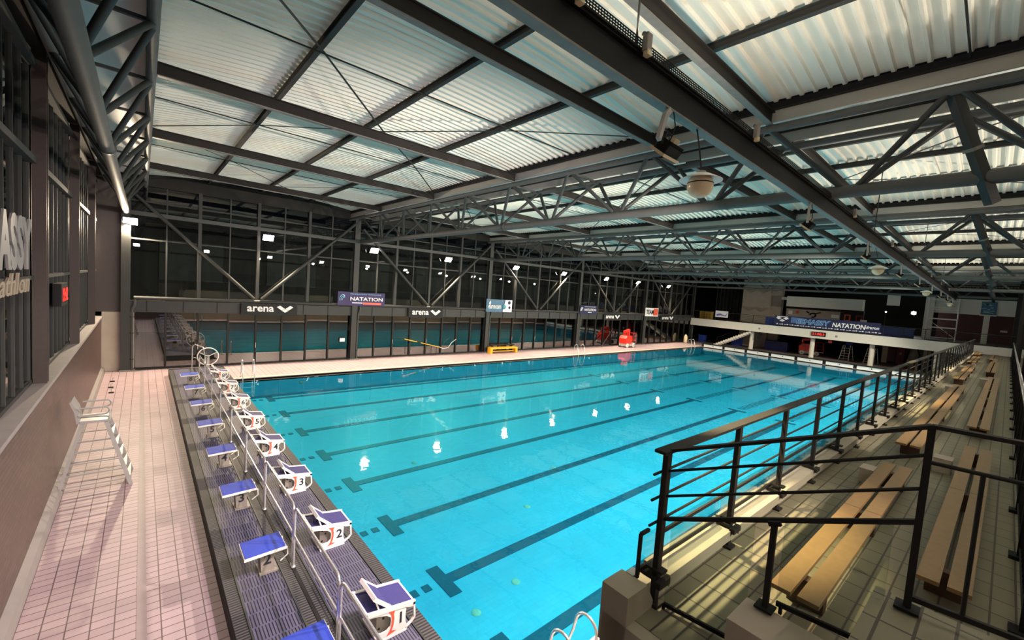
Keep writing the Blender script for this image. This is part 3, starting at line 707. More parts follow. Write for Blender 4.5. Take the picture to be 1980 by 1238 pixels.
# ================================================================== LEFT DECK: lifeguard chair
def tall_chair(label, loc, rz, m_seat, m_leg, wd=.95, h=1.55, group=None, arms=True):
    t = thing('lifeguard_chair', label, 'chair', loc, rz, group)
    hw = wd/2
    for s in (-1, 1):
        obj('leg', B().beam((.62, s*hw, 0), (.18, s*hw*.72, h), .045, .075, (1, 0, 0)), m_leg, t)
        obj('leg', B().beam((-.60, s*hw, 0), (-.22, s*hw*.72, h), .04, .06, (1, 0, 0)), m_leg, t)
        b = B()
        for k in range(5):
            f = (k+.6)/6.2; z = h*f
            b.tube([(.62-.44*f, s*hw*(1-.28*f), z), (-.60+.38*f, s*hw*(1-.28*f), z)], .014, 6)
        obj('side_rails', b, m_leg, t)
        if arms:
            obj('armrest', B().tube([(-.26, s*.34, h+.36), (.16, s*.35, h+.36)]+[(.16+.08*math.sin(a), s*.35, h+.28+.08*math.cos(a)) for a in (.5, 1.0, 1.57, 2.2, 2.8)]+[(.10, s*.35, h+.19), (-.26, s*.34, h+.19)], .02, 8), m_seat, t)
    for k in range(5):
        f = (k+.7)/5.8; obj('step', B().cbox((.62-.44*f, 0, h*f), (.10, wd*(1-.28*f), .03)), m_leg, t)
    obj('seat', B().prism([(-.28, -.02), (.24, -.03), (.26, .01), (.2, .03), (-.26, .04)], -.32, .32, 'y').xf(Matrix.Translation((0, 0, h+.02))), m_seat, t)
    obj('backrest', B().prism([(-.26, .02), (-.30, .30), (-.40, .52), (-.43, .51), (-.35, .28), (-.31, 0)], -.32, .32, 'y').xf(Matrix.Translation((0, 0, h))), m_seat, t)
    return t
tall_chair('pale grey lifeguard chair with steps on the left deck', (-.78, 13.75, 0), 0, M_CHAIR, M_CHAIR)
for k, (py) in enumerate((11.0, 8.75)):
    tall_chair(('tall white ladder chair with a blue seat under the mezzanine', 'tall white ladder chair with a dark seat right of the blue-seated one')[k],
               (62.2, py, 0), math.radians(180-12), (M_BINBLUE, M_NAVY)[k], M_WHITE, .95, 1.75, None, False)
for k, (x, y) in enumerate(((-.95, 25.4), (-.95, 24.2), (-.9, 23.2))):
    t = thing('floor_bracket', 'small dark steel fitting by the brown wall, %s from the far corner' % ORD[k].replace('nearest', 'first'), 'fitting', (x, y, 0), 0, 'steel fittings by the brown wall')
    obj('plate', B().cbox((0, 0, .02), (.16, .10, .04)), M_DARK, t); obj('hook', B().tube([(0, 0, .04), (.0, 0, .16), (.07, 0, .18)], .015, 6), M_INOX, t)
# MASSY lettering and score clock on the left windows
b = text_b('ES MASSY', (-1.60, 12.04-2.15, 5.50), (0, 1, 0), (0, 0, 1), .95, .03, .045, 0, 4.6)
tag(obj('wall_lettering', b, M_SIGNGREY), 'large white block letters across the left window wall', 'lettering')
b = text_b('triathlon', (-1.60, 12.0-1.6, 4.80), (0, 1, 0), (0, 0, 1), .36, .03, .01, .25, 3.1)
tag(obj('wall_lettering', b, mat('cream_letters', (.28, .23, .17, 1), .6)), 'smaller cream slanted letters under the large white name', 'lettering')
t = thing('score_clock', 'black box clock with red digits on the left window wall', 'clock', (-1.50, 15.6, 4.38))
obj('case', B().cbox((-.06, 0, 0), (.16, 1.1, .56), .01), M_BLACK, t)
obj('digits', text_b('19:42', (.03, .05, 0), (0, 1, 0), (0, 0, 1), .34, .01, .01, 0, .9), M_LED, t)

# ================================================================== FAR DECK ITEMS AND BANNERS
def banner(name, label, cat, x0, x1, z0, z1, mback, y=27.66, group=None, sag=0.02):
    t = thing(name, label, cat, ((x0+x1)/2, y, z0), 0, group)
    n = 14; vs = []; fs = []
    for yy in (0, .012):
        for j in (0, 1):
            for i in range(n+1):
                u = i/n; vs.append(((x1-x0)*(u-.5), yy-.012+.02*math.sin(u*11), j*(z1-z0)-(sag*math.sin(PI*u) if j else -sag*math.sin(PI*u)*0)))
    m = n+1
    for i in range(n):
        fs += [(i, i+1, m+i+1, m+i), (2*m+i, 3*m+i, 3*m+i+1, 2*m+i+1)]
        fs += [(m+i, m+i+1, 3*m+i+1, 3*m+i), (i, 2*m+i, 2*m+i+1, i+1)]
    fs += [(0, m, 3*m, 2*m), (n, 2*m+n, 3*m+n, m+n)]
    obj('cloth', B().add(vs, fs), mback, t)
    for s in (-1, 1):
        zz = (z1-z0) if z1 < 3.8 else .02
        obj('tie_cord', B().tube([(s*(x1-x0)/2*.96, 0, zz-.02), (s*(x1-x0)/2*.99, 27.80-y, 3.63-z0)], .008, 5), M_DARK, t)
    return t
def diamonds(t, cx, cz, s, y=-.045, m=None):
    b = B()
    for (dx, dz) in ((-.62, .22), (.62, .22), (0, -.22)):
        b.prism([(cx+(dx-.62)*s, cz+(dz+.18)*s), (cx+(dx-.12)*s, cz+(dz+.42)*s), (cx+(dx+.62)*s, cz+(dz-.12)*s), (cx+(dx+.1)*s, cz+(dz-.38)*s)] if dx < 0 else
                ([(cx+(dx+.62)*s, cz+(dz+.18)*s), (cx+(dx+.12)*s, cz+(dz+.42)*s), (cx+(dx-.62)*s, cz+(dz-.12)*s), (cx+(dx-.1)*s, cz+(dz-.38)*s)] if dx > 0 else
                 [(cx-.5*s, cz-.20*s), (cx, cz+.06*s), (cx+.5*s, cz-.20*s), (cx, cz-.50*s)]), y-.003, y, 'y')
    obj('three_diamonds', b, m or M_BWHITE, t)
FX = (1, 0, 0); UZ = (0, 0, 1)
for k, (a, c) in enumerate(((4.18, 7.05), (14.41, 17.28), (37.5, 40.6), (49.2, 52.6))):
    t = banner('sponsor_banner', 'black banner with three white diamonds, %s from the left facade corner' % ORD[k].replace('nearest', 'first'), 'banner', a, c, 2.86, 3.56, M_CLOTHBLACK, 27.66, 'black diamond logo banners')
    L_ = c-a
    obj('lettering', text_b('arena', (-L_*.17, -.045, .36), FX, UZ, .30, .006, .022, 0, L_*.47), M_BWHITE, t)
    diamonds(t, L_*.27, .36, L_*.125)
M_FFN = mat('purple_navy_cloth', (.035, .018, .11, 1), .6, 0, .35, .7)
for k, (a, c, z0, z1) in enumerate(((9.4, 12.54, 3.60, 4.48), (33.35, 36.05, 3.48, 4.36))):
    t = banner('federation_banner', ('purple swimming federation banner reading NATATION with a red strip', 'dark navy banner reading NATATION on the far facade')[k], 'banner', a, c, z0, z1, (M_FFN, M_NAVY)[k], 27.62)
    L_ = c-a; h = z1-z0
    obj('lettering', text_b('NATATION', (L_*.10, -.045, h*.50), FX, UZ, .24, .006, .018, 0, L_*.70), M_BWHITE, t)
    obj('small_lettering', text_b('FÉDÉRATION FRANÇAISE', (L_*.08, -.045, h*.85), FX, UZ, .10, .004, .0, 0, L_*.66), M_BLIGHT if k == 0 else M_BWHITE, t)
    obj('underline', B().cbox((-L_*.10 if k == 0 else L_*.08, -.045, h*.20), (L_*.22, .006, .05)), M_BWHITE, t)
    if k == 0: obj('red_strip', B().cbox((L_*.22, -.045, h*.17), (L_*.40, .006, .14)), M_RED, t)
    w_ = B()
    for q in range(3): w_.tube([(-L_*.40+(.26-q*.07)*math.cos(a_)*.8+q*.03, -.045, h*.42+(.30-q*.07)*math.sin(a_)) for a_ in [1.0+.22*j for j in range(12)]], .022, 5)
    obj('wave_emblem', w_, M_BLIGHT if k == 0 else M_BWHITE, t)
t = banner('sponsor_banner', 'slate blue and white banner with three round logos on the far facade', 'banner', 21.4, 24.2, 3.43, 4.50, mat('slate_blue_cloth', (.07, .16, .26, 1), .6))
obj('white_field', B().prism([(.35, .02), (1.38, .02), (1.38, 1.04), (.62, 1.04)], -.05, -.045, 'y'), M_BWHITE, t)
obj('lettering', text_b('eurocom', (-.52, -.05, .42), FX, UZ, .30, .006, .014, 0, 1.35), M_BWHITE, t)
for (px, pz, r_, m_) in ((.52, .44, .19, M_BTEAL), (1.05, .82, .15, M_NAVY), (1.10, .40, .12, M_NAVY)):
    obj('round_logo', B().lathe([(.001, -.004), (r_, -.004), (r_, .004)], (px, -.056, pz), 20, 'y'), m_, t)
obj('flame_mark', B().prism([(-1.15, .62), (-1.0, .55), (-.95, .8), (-1.05, .95), (-1.12, .8)], -.05, -.045, 'y'), M_BWHITE, t)
t = banner('team_banner', 'white and red team banner near the right end of the facade', 'banner', 45.5, 48.4, 3.42, 4.45, M_BWHITE, 27.62)
obj('red_field', B().prism([(.3, .1), (1.35, .1), (1.35, .95), (.45, .95)], -.05, -.045, 'y'), M_RED, t)
obj('lettering', text_b('TEAM', (-.45, -.05, .52), FX, UZ, .55, .006, .02, 0, 1.6), M_NUM, t)
t = thing('pool_bench', 'yellow plastic bench in front of the far facade', 'bench', (23.15, 27.2, 0))
obj('seat', B().cbox((0, 0, .43), (3.0, .5, .12), .05), M_YEL, t)
for s in (-1, 1): obj('leg', B().cbox((s*1.38, 0, .19), (.26, .48, .38), .05), M_YEL, t)
obj('shelf', B().cbox((0, .05, .14), (2.5, .12, .06)), M_YEL, t)
t = thing('bench', 'dark low bench behind the yellow one', 'bench', (23.4, 27.62, 0)); obj('seat', B().cbox((0, 0, .62), (2.6, .25, .08)), M_DARK, t)
for s in (-1, 1): obj('leg', B().cbox((s*1.1, 0, .29), (.08, .2, .58)), M_DARK, t)
t = thing('rescue_pole', 'yellow rescue pole leaning along the far windows', 'pole', (15.7, 27.6, 0))
obj('shaft', B().tube([(-1.5, .0, 1.30), (1.45, 0, .62)], .028, 8), M_YEL, t); obj('grip', B().tube([(-.5, 0, 1.07), (-.2, 0, 1.0)], .034, 8), M_BLACK, t)
obj('hook', B().tube([(1.45, 0, .62), (1.75, 0, .5), (2.2, 0, .55), (2.5, 0, .95), (2.9, 0, 1.2)], .02, 6), M_WHITE, t)
obj('rest', B().tube([(-1.0, .1, 0), (-1.0, .02, 1.16)], .02, 6).tube([(1.2, .1, 0), (1.2, .02, .65)], .02, 6), M_DARK, t)
tag(obj('pole', B().tube([(37.0, 27.3, .02), (39.4, 27.75, 1.95)], .04, 8), M_PIPE), 'grey pole leaning against the far windows left of the red lift', 'pole')
t = thing('sign_plate', 'small white notice on the dark window left of the second facade column', 'sign', (9.9, 27.9, 1.3)); obj('plate', B().cbox((0, 0, 0), (.32, .02, .22)), M_BWHITE, t)
t = thing('drinking_fountain', 'cream rounded post at the right end of the far deck', 'post', (55.6, 27.3, 0)); obj('body', B().lathe([(.22, 0), (.25, .1), (.25, .8), (.15, .95), (.001, .97)], (0, 0, 0), 16), M_CREAM, t); obj('cap', B().lathe([(.15, .95), (.10, 1.08), (.001, 1.1)], (0, 0, 0), 12), M_WHITE, t)

def boom_lift(label, loc, rz, m):
    t = thing('boom_lift', label, 'lift', loc, rz)
    obj('chassis', B().cbox((0, 0, .28), (1.9, .9, .26), .06), M_LIFTGREY, t)
    for sx in (-1, 1):
        for sy in (-1, 1):
            wh = obj('wheel', B().lathe([(.001, -.09), (.20, -.09), (.24, -.06), (.24, .06), (.20, .09), (.001, .09)], (sx*.68, sy*.44, .24), 16, 'y'), M_WHITE if sy < 0 else M_DARK, t)
            obj('hub', B().lathe([(.001, -.02), (.09, -.02), (.10, .0)], (sx*.68, sy*.54, .24), 12, 'y'), M_LIFTGREY, wh)
    obj('turret', B().prism([(-.95, .42), (.30, .42), (.42, .60), (.42, 1.05), (.20, 1.30), (-.70, 1.30), (-.98, 1.0)], -.42, .42, 'y'), m, t)
    obj('mast', B().cbox((.22, 0, 1.25), (.26, .30, 1.4), .03), m, t)
    obj('boom', B().beam((.22, 0, 1.86), (-.72, 0, 1.72), .26, .24).beam((-.72, 0, 1.66), (-.55, 0, 1.2), .18, .16), m, t)
    b = B()
    for x in (.62, 1.3):
        for y in (-.4, .4): b.tube([(x, y, .42), (x, y, 1.55)], .022, 6)
    for z in (.75, 1.15, 1.55): b.tube([(.62, -.4, z), (1.3, -.4, z), (1.3, .4, z), (.62, .4, z), (.62, -.4, z)], .02, 6)
    obj('basket', b, m, t); obj('basket_floor', B().cbox((.96, 0, .42), (.74, .84, .06)), M_LIFTGREY, t)
    obj('control_panel', B().cbox((.75, -.42, 1.25), (.18, .06, .22), .02), M_BLACK, t)
    return t
boom_lift('orange red boom lift parked on the far deck by the glass', (40.6, 26.6, 0), math.radians(6), M_LIFTRED)
l2 = boom_lift('red boom lift parked in the dark under the mezzanine', (62.8, 14.9, 0), math.radians(-70), M_LIFTRED); l2.scale = (1.1, 1.1, 1.05)
# ================================================================== THE STAND
SA = math.radians(-.95); SO = Vector((3.2, 1.62, 0)); SZ = 2.79
SM = Matrix.Translation(SO) @ Matrix.Rotation(SA, 4, 'Z')
def sw(s, t, z=0.): return SM @ Vector((s, t, z))
def sthing(name, label, cat, s, t, z, group=None):
    return thing(name, label, cat, sw(s, t, z), SA, group)
def sobj(name, b, m, parent, s, t, z):          # coordinates in the stand's own frame (s along, t towards the pool)
    b.v = [(v[0]-s, v[1]-t, v[2]-z) for v in b.v]; return obj(name, b, m, parent)
LEN = 51.0
def sstruct(name, b, m, label):
    o = struct(name, b, m, None, label); o.location = SO; o.rotation_euler = (0, 0, SA); return o
sstruct('floor_stand', B().box(-.30, LEN, -3.4, .02, 2.55, SZ), M_STAND, 'beige tiled floor of the spectator stand')
sstruct('wall_stand_front', B().box(-.30, LEN, .02, .20, 0, 2.90), M_CONC, 'cream concrete front wall below the stand railing')
sstruct('wall_stand_end', B().box(-.42, -.30, -3.4, .20, 0, 2.79), M_CONC, 'cream concrete end wall of the stand')
b = B(); s = .14
while s < LEN-1.5: b.box(s, s+1.36, -.05, .20, 2.90, 3.0); s += 1.40
b.prism([(-.42, 2.55), (-.05, 2.55), (-.05, 2.85), (-.16, 3.02), (-.42, 3.02)], -.02, .22, 'y')
sstruct('trim_7', b, M_CONC, 'cream concrete kerb blocks under the stand railing')
b = B(); b.box(-.22, .12, -1.28, -.64, 2.3, 3.19); sstruct('floor_step', b, M_CONC2, 'beige concrete step at the near end of the stand')
b = B(); b.box(-1.9, .38, -3.2, -1.28, 2.3, 3.555); sstruct('floor_step_upper', b, M_STAND, 'tiled upper step at the near end of the stand')
# ---- guard rail along the pool
RT = 4.09
gr = sthing('guard_rail', 'long dark steel guard rail with glass along the pool side of the stand', 'railing', 0, 0, SZ)
def G(nm, b, m): return sobj(nm, b, m, gr, 0, 0, SZ)
G('handrail', B().box(-.12, 45.6, -.05, .05, RT-.012, RT+.012), M_DARK)
for z in (3.90, 3.69, 3.48): G('bar', B().tube([(-.13, .03, z), (45.6, .03, z)], .011, 8), M_DARK)
G('bar', B().beam((-.0, .03, 3.36), (45.6, .03, 3.36), .02, .03), M_DARK)
G('bottom_bar', B().beam((-.12, .10, 3.06), (45.6, .10, 3.06), .02, .03), M_DARK)
G('end_frame', B().beam((-.12, .10, 3.37), (-.12, .10, 3.0), .025, .025).beam((-.12, .10, 3.37), (0, .10, 3.37), .025, .025), M_DARK)
P_S = []
s = 0.; n = 0
while s < 45.7:
    b = B(); b.box(s-.032, s+.032, -.022, .022, SZ+.02, RT-.012); po = G('post', b, M_DARK); P_S.append(s)
    if s < 20:
        for c_, d_ in (((s, -.06, .21), (.16, .05, .05)), ((s, .0, .30), (.09, .14, .02)), ((s, .06, .24), (.12, .16, .03)), ((s, 0, .012), (.12, .12, .024))):
            obj('bracket', B().cbox(c_, d_), M_DARK, po)
        G('glass_clip', B().cbox((s-.12, .14, 3.015), (.10, .07, .03)), M_INOX)
    s += 1.40
for i in range(len(P_S)-1):
    G('glass_pane', B().box(P_S[i]-.02 if i else -.10, P_S[i+1]-.06, .096, .104, 3.07, 3.345), M_CLEAR)
# ---- stepped return rail at the near end
rr = thing('stepped_rail', 'dark steel rail with glass stepping up at the near end of the stand', 'railing', (3.3, .9, SZ))
def Rr(nm, b, m): return wobj(nm, b, m, rr)
A = Vector((3.2, 1.60, 0)); P2 = Vector((3.42, .175, 0)); P1 = Vector((3.27, .85, 0)); E2 = Vector((3.52, -.60, 0))
def at(v, z): return (v.x, v.y, z)
Rr('handrail', B().beam(at(A, RT), at(P2, 4.67), .055, .022).beam(at(P2, 4.67), at(E2, 4.67), .055, .022), M_DARK)
for za, zb in ((3.92, 4.50), (3.71, 4.30)): Rr('bar', B().tube([at(A, za), at(P2, zb)], .011, 8), M_DARK)
Rr('lower_bar', B().beam(at(A, 3.52), at(P2, 4.10), .024, .03), M_DARK)
Rr('bar', B().tube([at(P2, 4.46), at(E2, 4.46)], .012, 8), M_DARK)
Rr('bottom_bar', B().beam(at(P2, 3.64), at(E2, 3.64), .024, .03), M_DARK)
for k, (z0, z1, p) in enumerate(((3.21, 3.80, P1), (3.57, 4.66, P2))):
    Rr('post', B().box(p.x-.017, p.x+.017, p.y-.017, p.y+.017, z0, z1), M_DARK)
    Rr('base_plate', B().cbox((p.x, p.y, z0+.006), (.11, .11, .014)), M_BLACK)
Rr('collar', B().beam(at(P1+Vector((0, .035, 0)), 3.80), at(P1-Vector((0, .035, 0)), 3.83), .03, .03), M_BLACK)
for f in (.28, .62, .93):
    q = P2.lerp(E2, f); Rr('baluster', B().tube([at(q, 3.64), at(q, 4.46)], .011, 8), M_DARK)
n1 = (P2-A).normalized()
def pane(a, c, z0a, z0c, z1a, z1c):
    u = Vector((.004, 0, 0)); vs = [Vector(at(a, z0a)), Vector(at(c, z0c)), Vector(at(c, z1c)), Vector(at(a, z1a))]
    return B().add([v-u for v in vs]+[v+u for v in vs], [(3, 2, 1, 0), (4, 5, 6, 7), (0, 1, 5, 4), (1, 2, 6, 5), (2, 3, 7, 6), (3, 0, 4, 7)])
ga = A.lerp(P2, .045); gb = A.lerp(P2, .44); gc = A.lerp(P2, .56); gd = A.lerp(P2, .93)
Rr('glass_pane', pane(ga, gb, 2.74+.1, 2.84, 3.52, 3.74), M_CLEAR)
Rr('glass_pane', pane(gc, gd, 3.26, 3.26, 3.83, 4.04), M_CLEAR)
Rr('bottom_bar', B().beam(at(ga, 2.83), at(gb, 2.83), .022, .03), M_BLACK)
Rr('bottom_bar', B().beam(at(gc, 3.25), at(gd, 3.25), .022, .03), M_BLACK)
for a_ in (ga, gb.lerp(ga, .1)): Rr('bottom_foot', B().box(a_.x-.01, a_.x+.01, a_.y-.01, a_.y+.01, SZ, 2.83), M_BLACK)
Rr('bottom_foot', B().box(gc.x-.01, gc.x+.01, gc.y-.04, gc.y-.02, 3.19, 3.25), M_BLACK)
# ---- benches: pairs of planks on plinths
def bench(label, s0, s1, t0, group, box=None):
    t = sthing('stand_bench', label, 'bench', (s0+s1)/2, t0, SZ, group)
    sm = (s0+s1)/2
    parts = max(2, round((s1-s0)/2.6))
    for side, tt in ((1, .095), (-1, -.095)):
        for k in range(parts):
            a = s0+(s1-s0)*k/parts+.006-sm; c = s0+(s1-s0)*(k+1)/parts-.006-sm
            b = B(); b.cbox(((a+c)/2, tt, .245), (c-a, .145, .035)); obj('plank', b, M_BENCH, t)
    for k in range(parts+1):
        x = s0+.40+(s1-s0-.80)*k/parts-sm; obj('support', B().box(x-.05, x+.05, -.13, .13, 0, .228), M_BENCHLEG, t)
    return t
la, lb = 'wooden two-plank bench in the row next to the guard rail, %s from the camera', 'wooden two-plank bench in the row away from the pool, %s from the camera'
rowA = [(.69, 5.5), (7.1, 19.1), (21.4, 31.), (33.4, 41.), (42.8, 48.)]
rowB = [(1.95, 8.2), (10.4, 24.5), (27.2, 36.5), (38.5, 46.)]
for k, (a, c) in enumerate(rowA): bench(la % ORD[k], a, c, -.79+.012*a, 'benches next to the guard rail')
for k, (a, c) in enumerate(rowB): bench(lb % ORD[k], a, c, -1.54+.010*a, 'benches away from the pool')
k = 0
for s, tt, z in ((5.1, -.50, .20), (6.9, -1.17, .22), (18.05, -.50, .26), (22.3, -1.20, .30), (31.9, -.56, .26), (38.2, -1.26, .30)):
    t = sthing('floor_box', 'beige box on the stand floor beside a bench, %s from the camera' % ORD[k].replace('nearest', 'first'), 'box', s, tt, SZ, 'beige boxes beside the benches')
    obj('case', B().cbox((0, 0, z/2), (.22+.012*s, .16 if tt > -.8 else .22, z), .01), M_CONC2, t); obj('lid', B().cbox((0, 0, z+.008), (.23+.012*s, .17 if tt > -.8 else .23, .016)), M_CONC2, t); k += 1
# ---- dark fence at the back of the stand
fc = sthing('rear_fence', 'dark vertical bar fence along the back of the stand floor', 'fence', 20, -1.98, SZ)
def Fc(nm, b, m): return sobj(nm, b, m, fc, 20, -1.98, SZ)
Fc('handrail', B().tube([(2.2, -1.98, 3.97), (LEN, -1.98, 3.97)], .032, 10), M_INOX)
Fc('bottom_rail', B().beam((2.2, -1.98, SZ+.12), (LEN, -1.98, SZ+.12), .03, .03), M_BLACK)
s = 2.2
while s < LEN-1:
    po = Fc('post', B().cbox((s, -1.98, 3.36), (.05, .05, 1.14)), M_BLACK)
    Fc('post_foot', B().cbox((s, -1.97, SZ+.02), (.16, .14, .04)), M_BLACK); s += 1.75
b = B(); s = 2.2
while s < 44: b.box(s-.006, s+.006, -1.986, -1.974, SZ+.12, 3.94); s += .13
Fc('bars', b, M_BLACK)
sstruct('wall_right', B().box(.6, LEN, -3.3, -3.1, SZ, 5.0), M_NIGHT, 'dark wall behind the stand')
t = sthing('steel_column', 'dark column at the back of the stand in front of the dark wall', 'column', 24, -2.3, SZ)
obj('shaft', B().ibeam((0, 0, 0), (0, 0, 6.0), .25, .3, .03, (0, 1, 0)), M_BLACK, t); obj('base', B().cbox((0, 0, .02), (.4, .4, .04)), M_BLACK, t)
# ================================================================== MEZZANINE AND FAR END
XM = 57.8
struct('floor_mezzanine', B().box(XM+.3, 75.8, -3.5, 28.0, 3.0, 3.32), M_GREY, label='mezzanine floor slab at the far end')
struct('trim_8', B().box(XM, XM+.35, -3.5, 27.9, 2.40, 3.36), M_WALL, label='white mezzanine edge beam')
struct('floor_hall', B().box(54.6, 76, 1.9, 28.0, .001, .012), mat('brown_grey_floor', (.20, .16, .15, 1), .5, 0, .15, 2), label='brown grey floor under the mezzanine')
for k, y in enumerate((20.15, 13.64, 8.30, 3.40)):
    t = thing('mezzanine_column', 'round white column under the mezzanine edge, %s from the left' % ORD[k].replace('nearest', 'first'), 'column', (58.7, y, 0), 0, 'white columns under the mezzanine')
    obj('shaft', B().lathe([(.23, 0), (.23, 2.98)], (0, 0, 0), 18), M_WALL, t); obj('foot_ring', B().lathe([(.26, .001), (.26, .1), (.23, .1)], (0, 0, 0), 18), M_CONC2, t)
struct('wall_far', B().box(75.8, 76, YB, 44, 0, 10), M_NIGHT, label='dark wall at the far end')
# glazed dark wall left of the pillar
wn = sempty('window_30', 'dark glazing at the far left end above the mezzanine', 'window')
b = B()
for k in range(9): b.box(65.9, 66.0, 23.9+k*.52, 23.98+k*.52, 3.35, 9.4)
wobj('mullion', b, M_STEEL, wn); wobj('pane', B().add([(66.0, 23.9, 3.35), (66.0, 28.2, 3.35), (66.0, 28.2, 9.4), (66.0, 23.9, 9.4)], [(0, 1, 2, 3)]), M_PANE, wn)
pl = thing('concrete_pillar', 'broad beige concrete pillar with zigzag relief bands behind the mezzanine rail', 'pillar', (64.5, 21.9, 0))
wobj('shaft', B().box(64, 65.5, 20.2, 23.7, 0, 9.5), M_CONC2, pl); wobj('side_shaft', B().box(64.6, 65.5, 19.0, 20.2, 0, 9.5), M_CONC2, pl)
for z in (4.9, 7.4):
    b = B()
    for q in range(2):
        yq = 23.5-q*1.6; b.prism([(yq, z+.45), (yq-.8, z), (yq-1.6, z+.45), (yq-1.6, z+.62), (yq-.8, z+.50), (yq, z+.62)], 63.9, 64.02, 'x')
    wobj('zigzag_relief', b, mat('darker_beige_relief', (.33, .27, .22, 1), .8), pl)  # relief bands a darker beige than the shaft
# canopy and kiosk behind the banner
t = thing('shutter_box', 'long white box hanging above the mezzanine kiosk', 'canopy', (63.4, 14, 5.85))
wobj('face', B().box(62.8, 64.0, 10.2, 17.9, 5.88, 7.18), M_WALL, t); wobj('side_box', B().box(63.2, 64.0, 17.9, 18.6, 6.7, 7.05), M_WALL, t)
t = thing('kiosk_wall', 'beige panel wall with small signs behind the long banner', 'wall panel', (64.3, 15.3, 3.33))
wobj('panel', B().box(64.1, 64.3, 12.4, 18.2, 3.33, 5.6), M_CONC2, t)
for (y, z, ww, h, m_) in ((17.7, 5.1, .45, .5, M_BWHITE), (16.9, 5.2, .35, .35, M_ORANGE), (12.9, 5.0, .8, .4, M_BWHITE)):
    wobj('sign', B().cbox((64.08, y, z), (.03, ww, h)), m_, t)
b = B().tube([(64.05, 15.2+.30*math.cos(a), 4.95+.26*math.sin(a)) for a in [k*.5 for k in range(11)]], .09, 8)
b.tube([(64.05, 14.9, 5.2), (64.05, 14.4, 5.35)], .07, 6).tube([(64.05, 15.6, 5.2), (64.05, 15.9, 5.4)], .07, 6)
wobj('painted_swimmer', b, M_BLACK, t)
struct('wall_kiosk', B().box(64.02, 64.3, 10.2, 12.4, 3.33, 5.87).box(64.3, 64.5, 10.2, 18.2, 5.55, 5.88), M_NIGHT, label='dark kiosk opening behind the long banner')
for k, (y, m_) in enumerate(((11.7, M_ORANGE), (10.6, M_LIFTRED))):
    tt = thing('poster', ('orange poster on the dark kiosk opening', 'dark red poster right of the orange one')[k], 'poster', (64.0, y, 4.9))
    obj('sheet', B().cbox((0, 0, 0), (.03, .62, .9)), m_ if k == 0 else mat('dark_red_sheet', (.22, .02, .02, 1), .7), tt)
    obj('print', B().cbox((-.02, 0, .05), (.01, .34, .5), .02), M_DARK, tt)
t = thing('notice_board', 'white notice board standing right of the posters', 'board', (62.5, 9.9, 3.33)); obj('sheet', B().cbox((0, 0, 1.15), (.04, .6, .75)), M_WALL, t); obj('leg', B().cbox((0, 0, .4), (.05, .06, .8)), M_DARK, t)
t = thing('street_lamp', 'small bright lamp on a pole behind the mezzanine rail', 'lamp', (62, 8.0, 3.33)); obj('pole', B().tube([(0, 0, 0), (0, 0, 2.55)], .04, 8), M_PIPE, t); obj('lamp_head', B().ball((0, 0, 2.6), .07, 8), M_GLOW, t)
t = thing('wall_lamp', 'glaring white lamp far behind the mezzanine', 'lamp', (70, 6.5, 6.1)); obj('housing', B().cbox((.12, 0, 0), (.2, .5, .4)), M_DARK, t); obj('lens', B().ball((0, 0, 0), .20, 10), M_GLOW, t)
add_point('lamp_or_fill_light', (-.3, 0, 0), 120, (1, .97, .9), .15, t)
t = thing('hanging_board', 'square white board hanging above the mezzanine', 'board', (64, 7.72, 7.0)); obj('board', B().cbox((0, 0, .35), (.04, 1.1, 1.25)), M_WALL, t)
for s in (-1, 1): obj('cord', B().tube([(0, s*.5, .97), (0, s*.5, 2.63)], .015, 5), M_DARK, t)
# right hand white wall
struct('wall_mezzanine', B().box(64.2, 64.5, -3.4, 4.6, 6.25, 7.8).box(64.0, 64.6, 4.4, 5.1, 3.32, 7.9), M_WALL, label='white upper wall at the right end of the mezzanine')
t = thing('mezzanine_post', 'pale square post under the blue poster on the mezzanine', 'column', (64.2, .55, 3.33)); obj('shaft', B().cbox((0, 0, 1.45), (.4, .42, 2.9)), M_WALL, t)
t = thing('poster', 'square blue poster with pale print on the white mezzanine wall', 'poster', (64.1, .50, 6.25)); obj('sheet', B().cbox((0, 0, .72), (.04, 1.05, 1.3)), M_BTEAL if False else mat('blue_poster_print', (.03, .12, .22, 1), .5), t)
obj('border', B().cbox((.02, 0, .02), (.02, 1.15, .18)), M_WALL, t)
b = B(); random.seed(3)
for k in range(16): b.cbox((-.025, random.uniform(-.4, .4), .72+random.uniform(-.5, .5)), (.01, random.uniform(.1, .4), random.uniform(.04, .12)))
obj('print', b, mat('pale_poster_print', (.25, .45, .55, 1), .5), t)
struct('wall_mezzanine_back', B().box(70, 70.2, -3.4, 4.4, 3.32, 6.4), mat('dark_red_wall', (.10, .045, .045, 1), .8), label='dark red wall deep on the right of the mezzanine')
t = thing('exit_sign', 'small pale sign on the dark wall far right', 'sign', (69.9, -.75, 4.7)); obj('plate', B().cbox((0, 0, 0), (.04, .5, .22)), mat('pale_sign_face', (.6, .62, .6, 1), .5), t)  # plain pale face colour, no emission
t = thing('scaffold_tower', 'narrow white scaffold tower on the mezzanine', 'scaffold', (62.6, 3.6, 3.33))
for sx in (-.35, .35):
    for sy in (-1.1, 1.1):
        obj('upright', B().tube([(sx, sy, 0), (sx, sy, 4.4)], .04, 8), M_WHITE, t)
b = B()
for z in (.3, 1.3, 2.2, 3.2, 4.2):
    for sx in (-.35, .35): b.tube([(sx, -1.1, z), (sx, 1.1, z)], .028, 6)
    for sy in (-1.1, 1.1): b.tube([(-.35, sy, z), (.35, sy, z)], .028, 6)
b.tube([(-.35, 1.1, 2.2), (-.35, -1.0, .4)], .028, 6)
obj('cross_bars', b, M_WHITE, t)
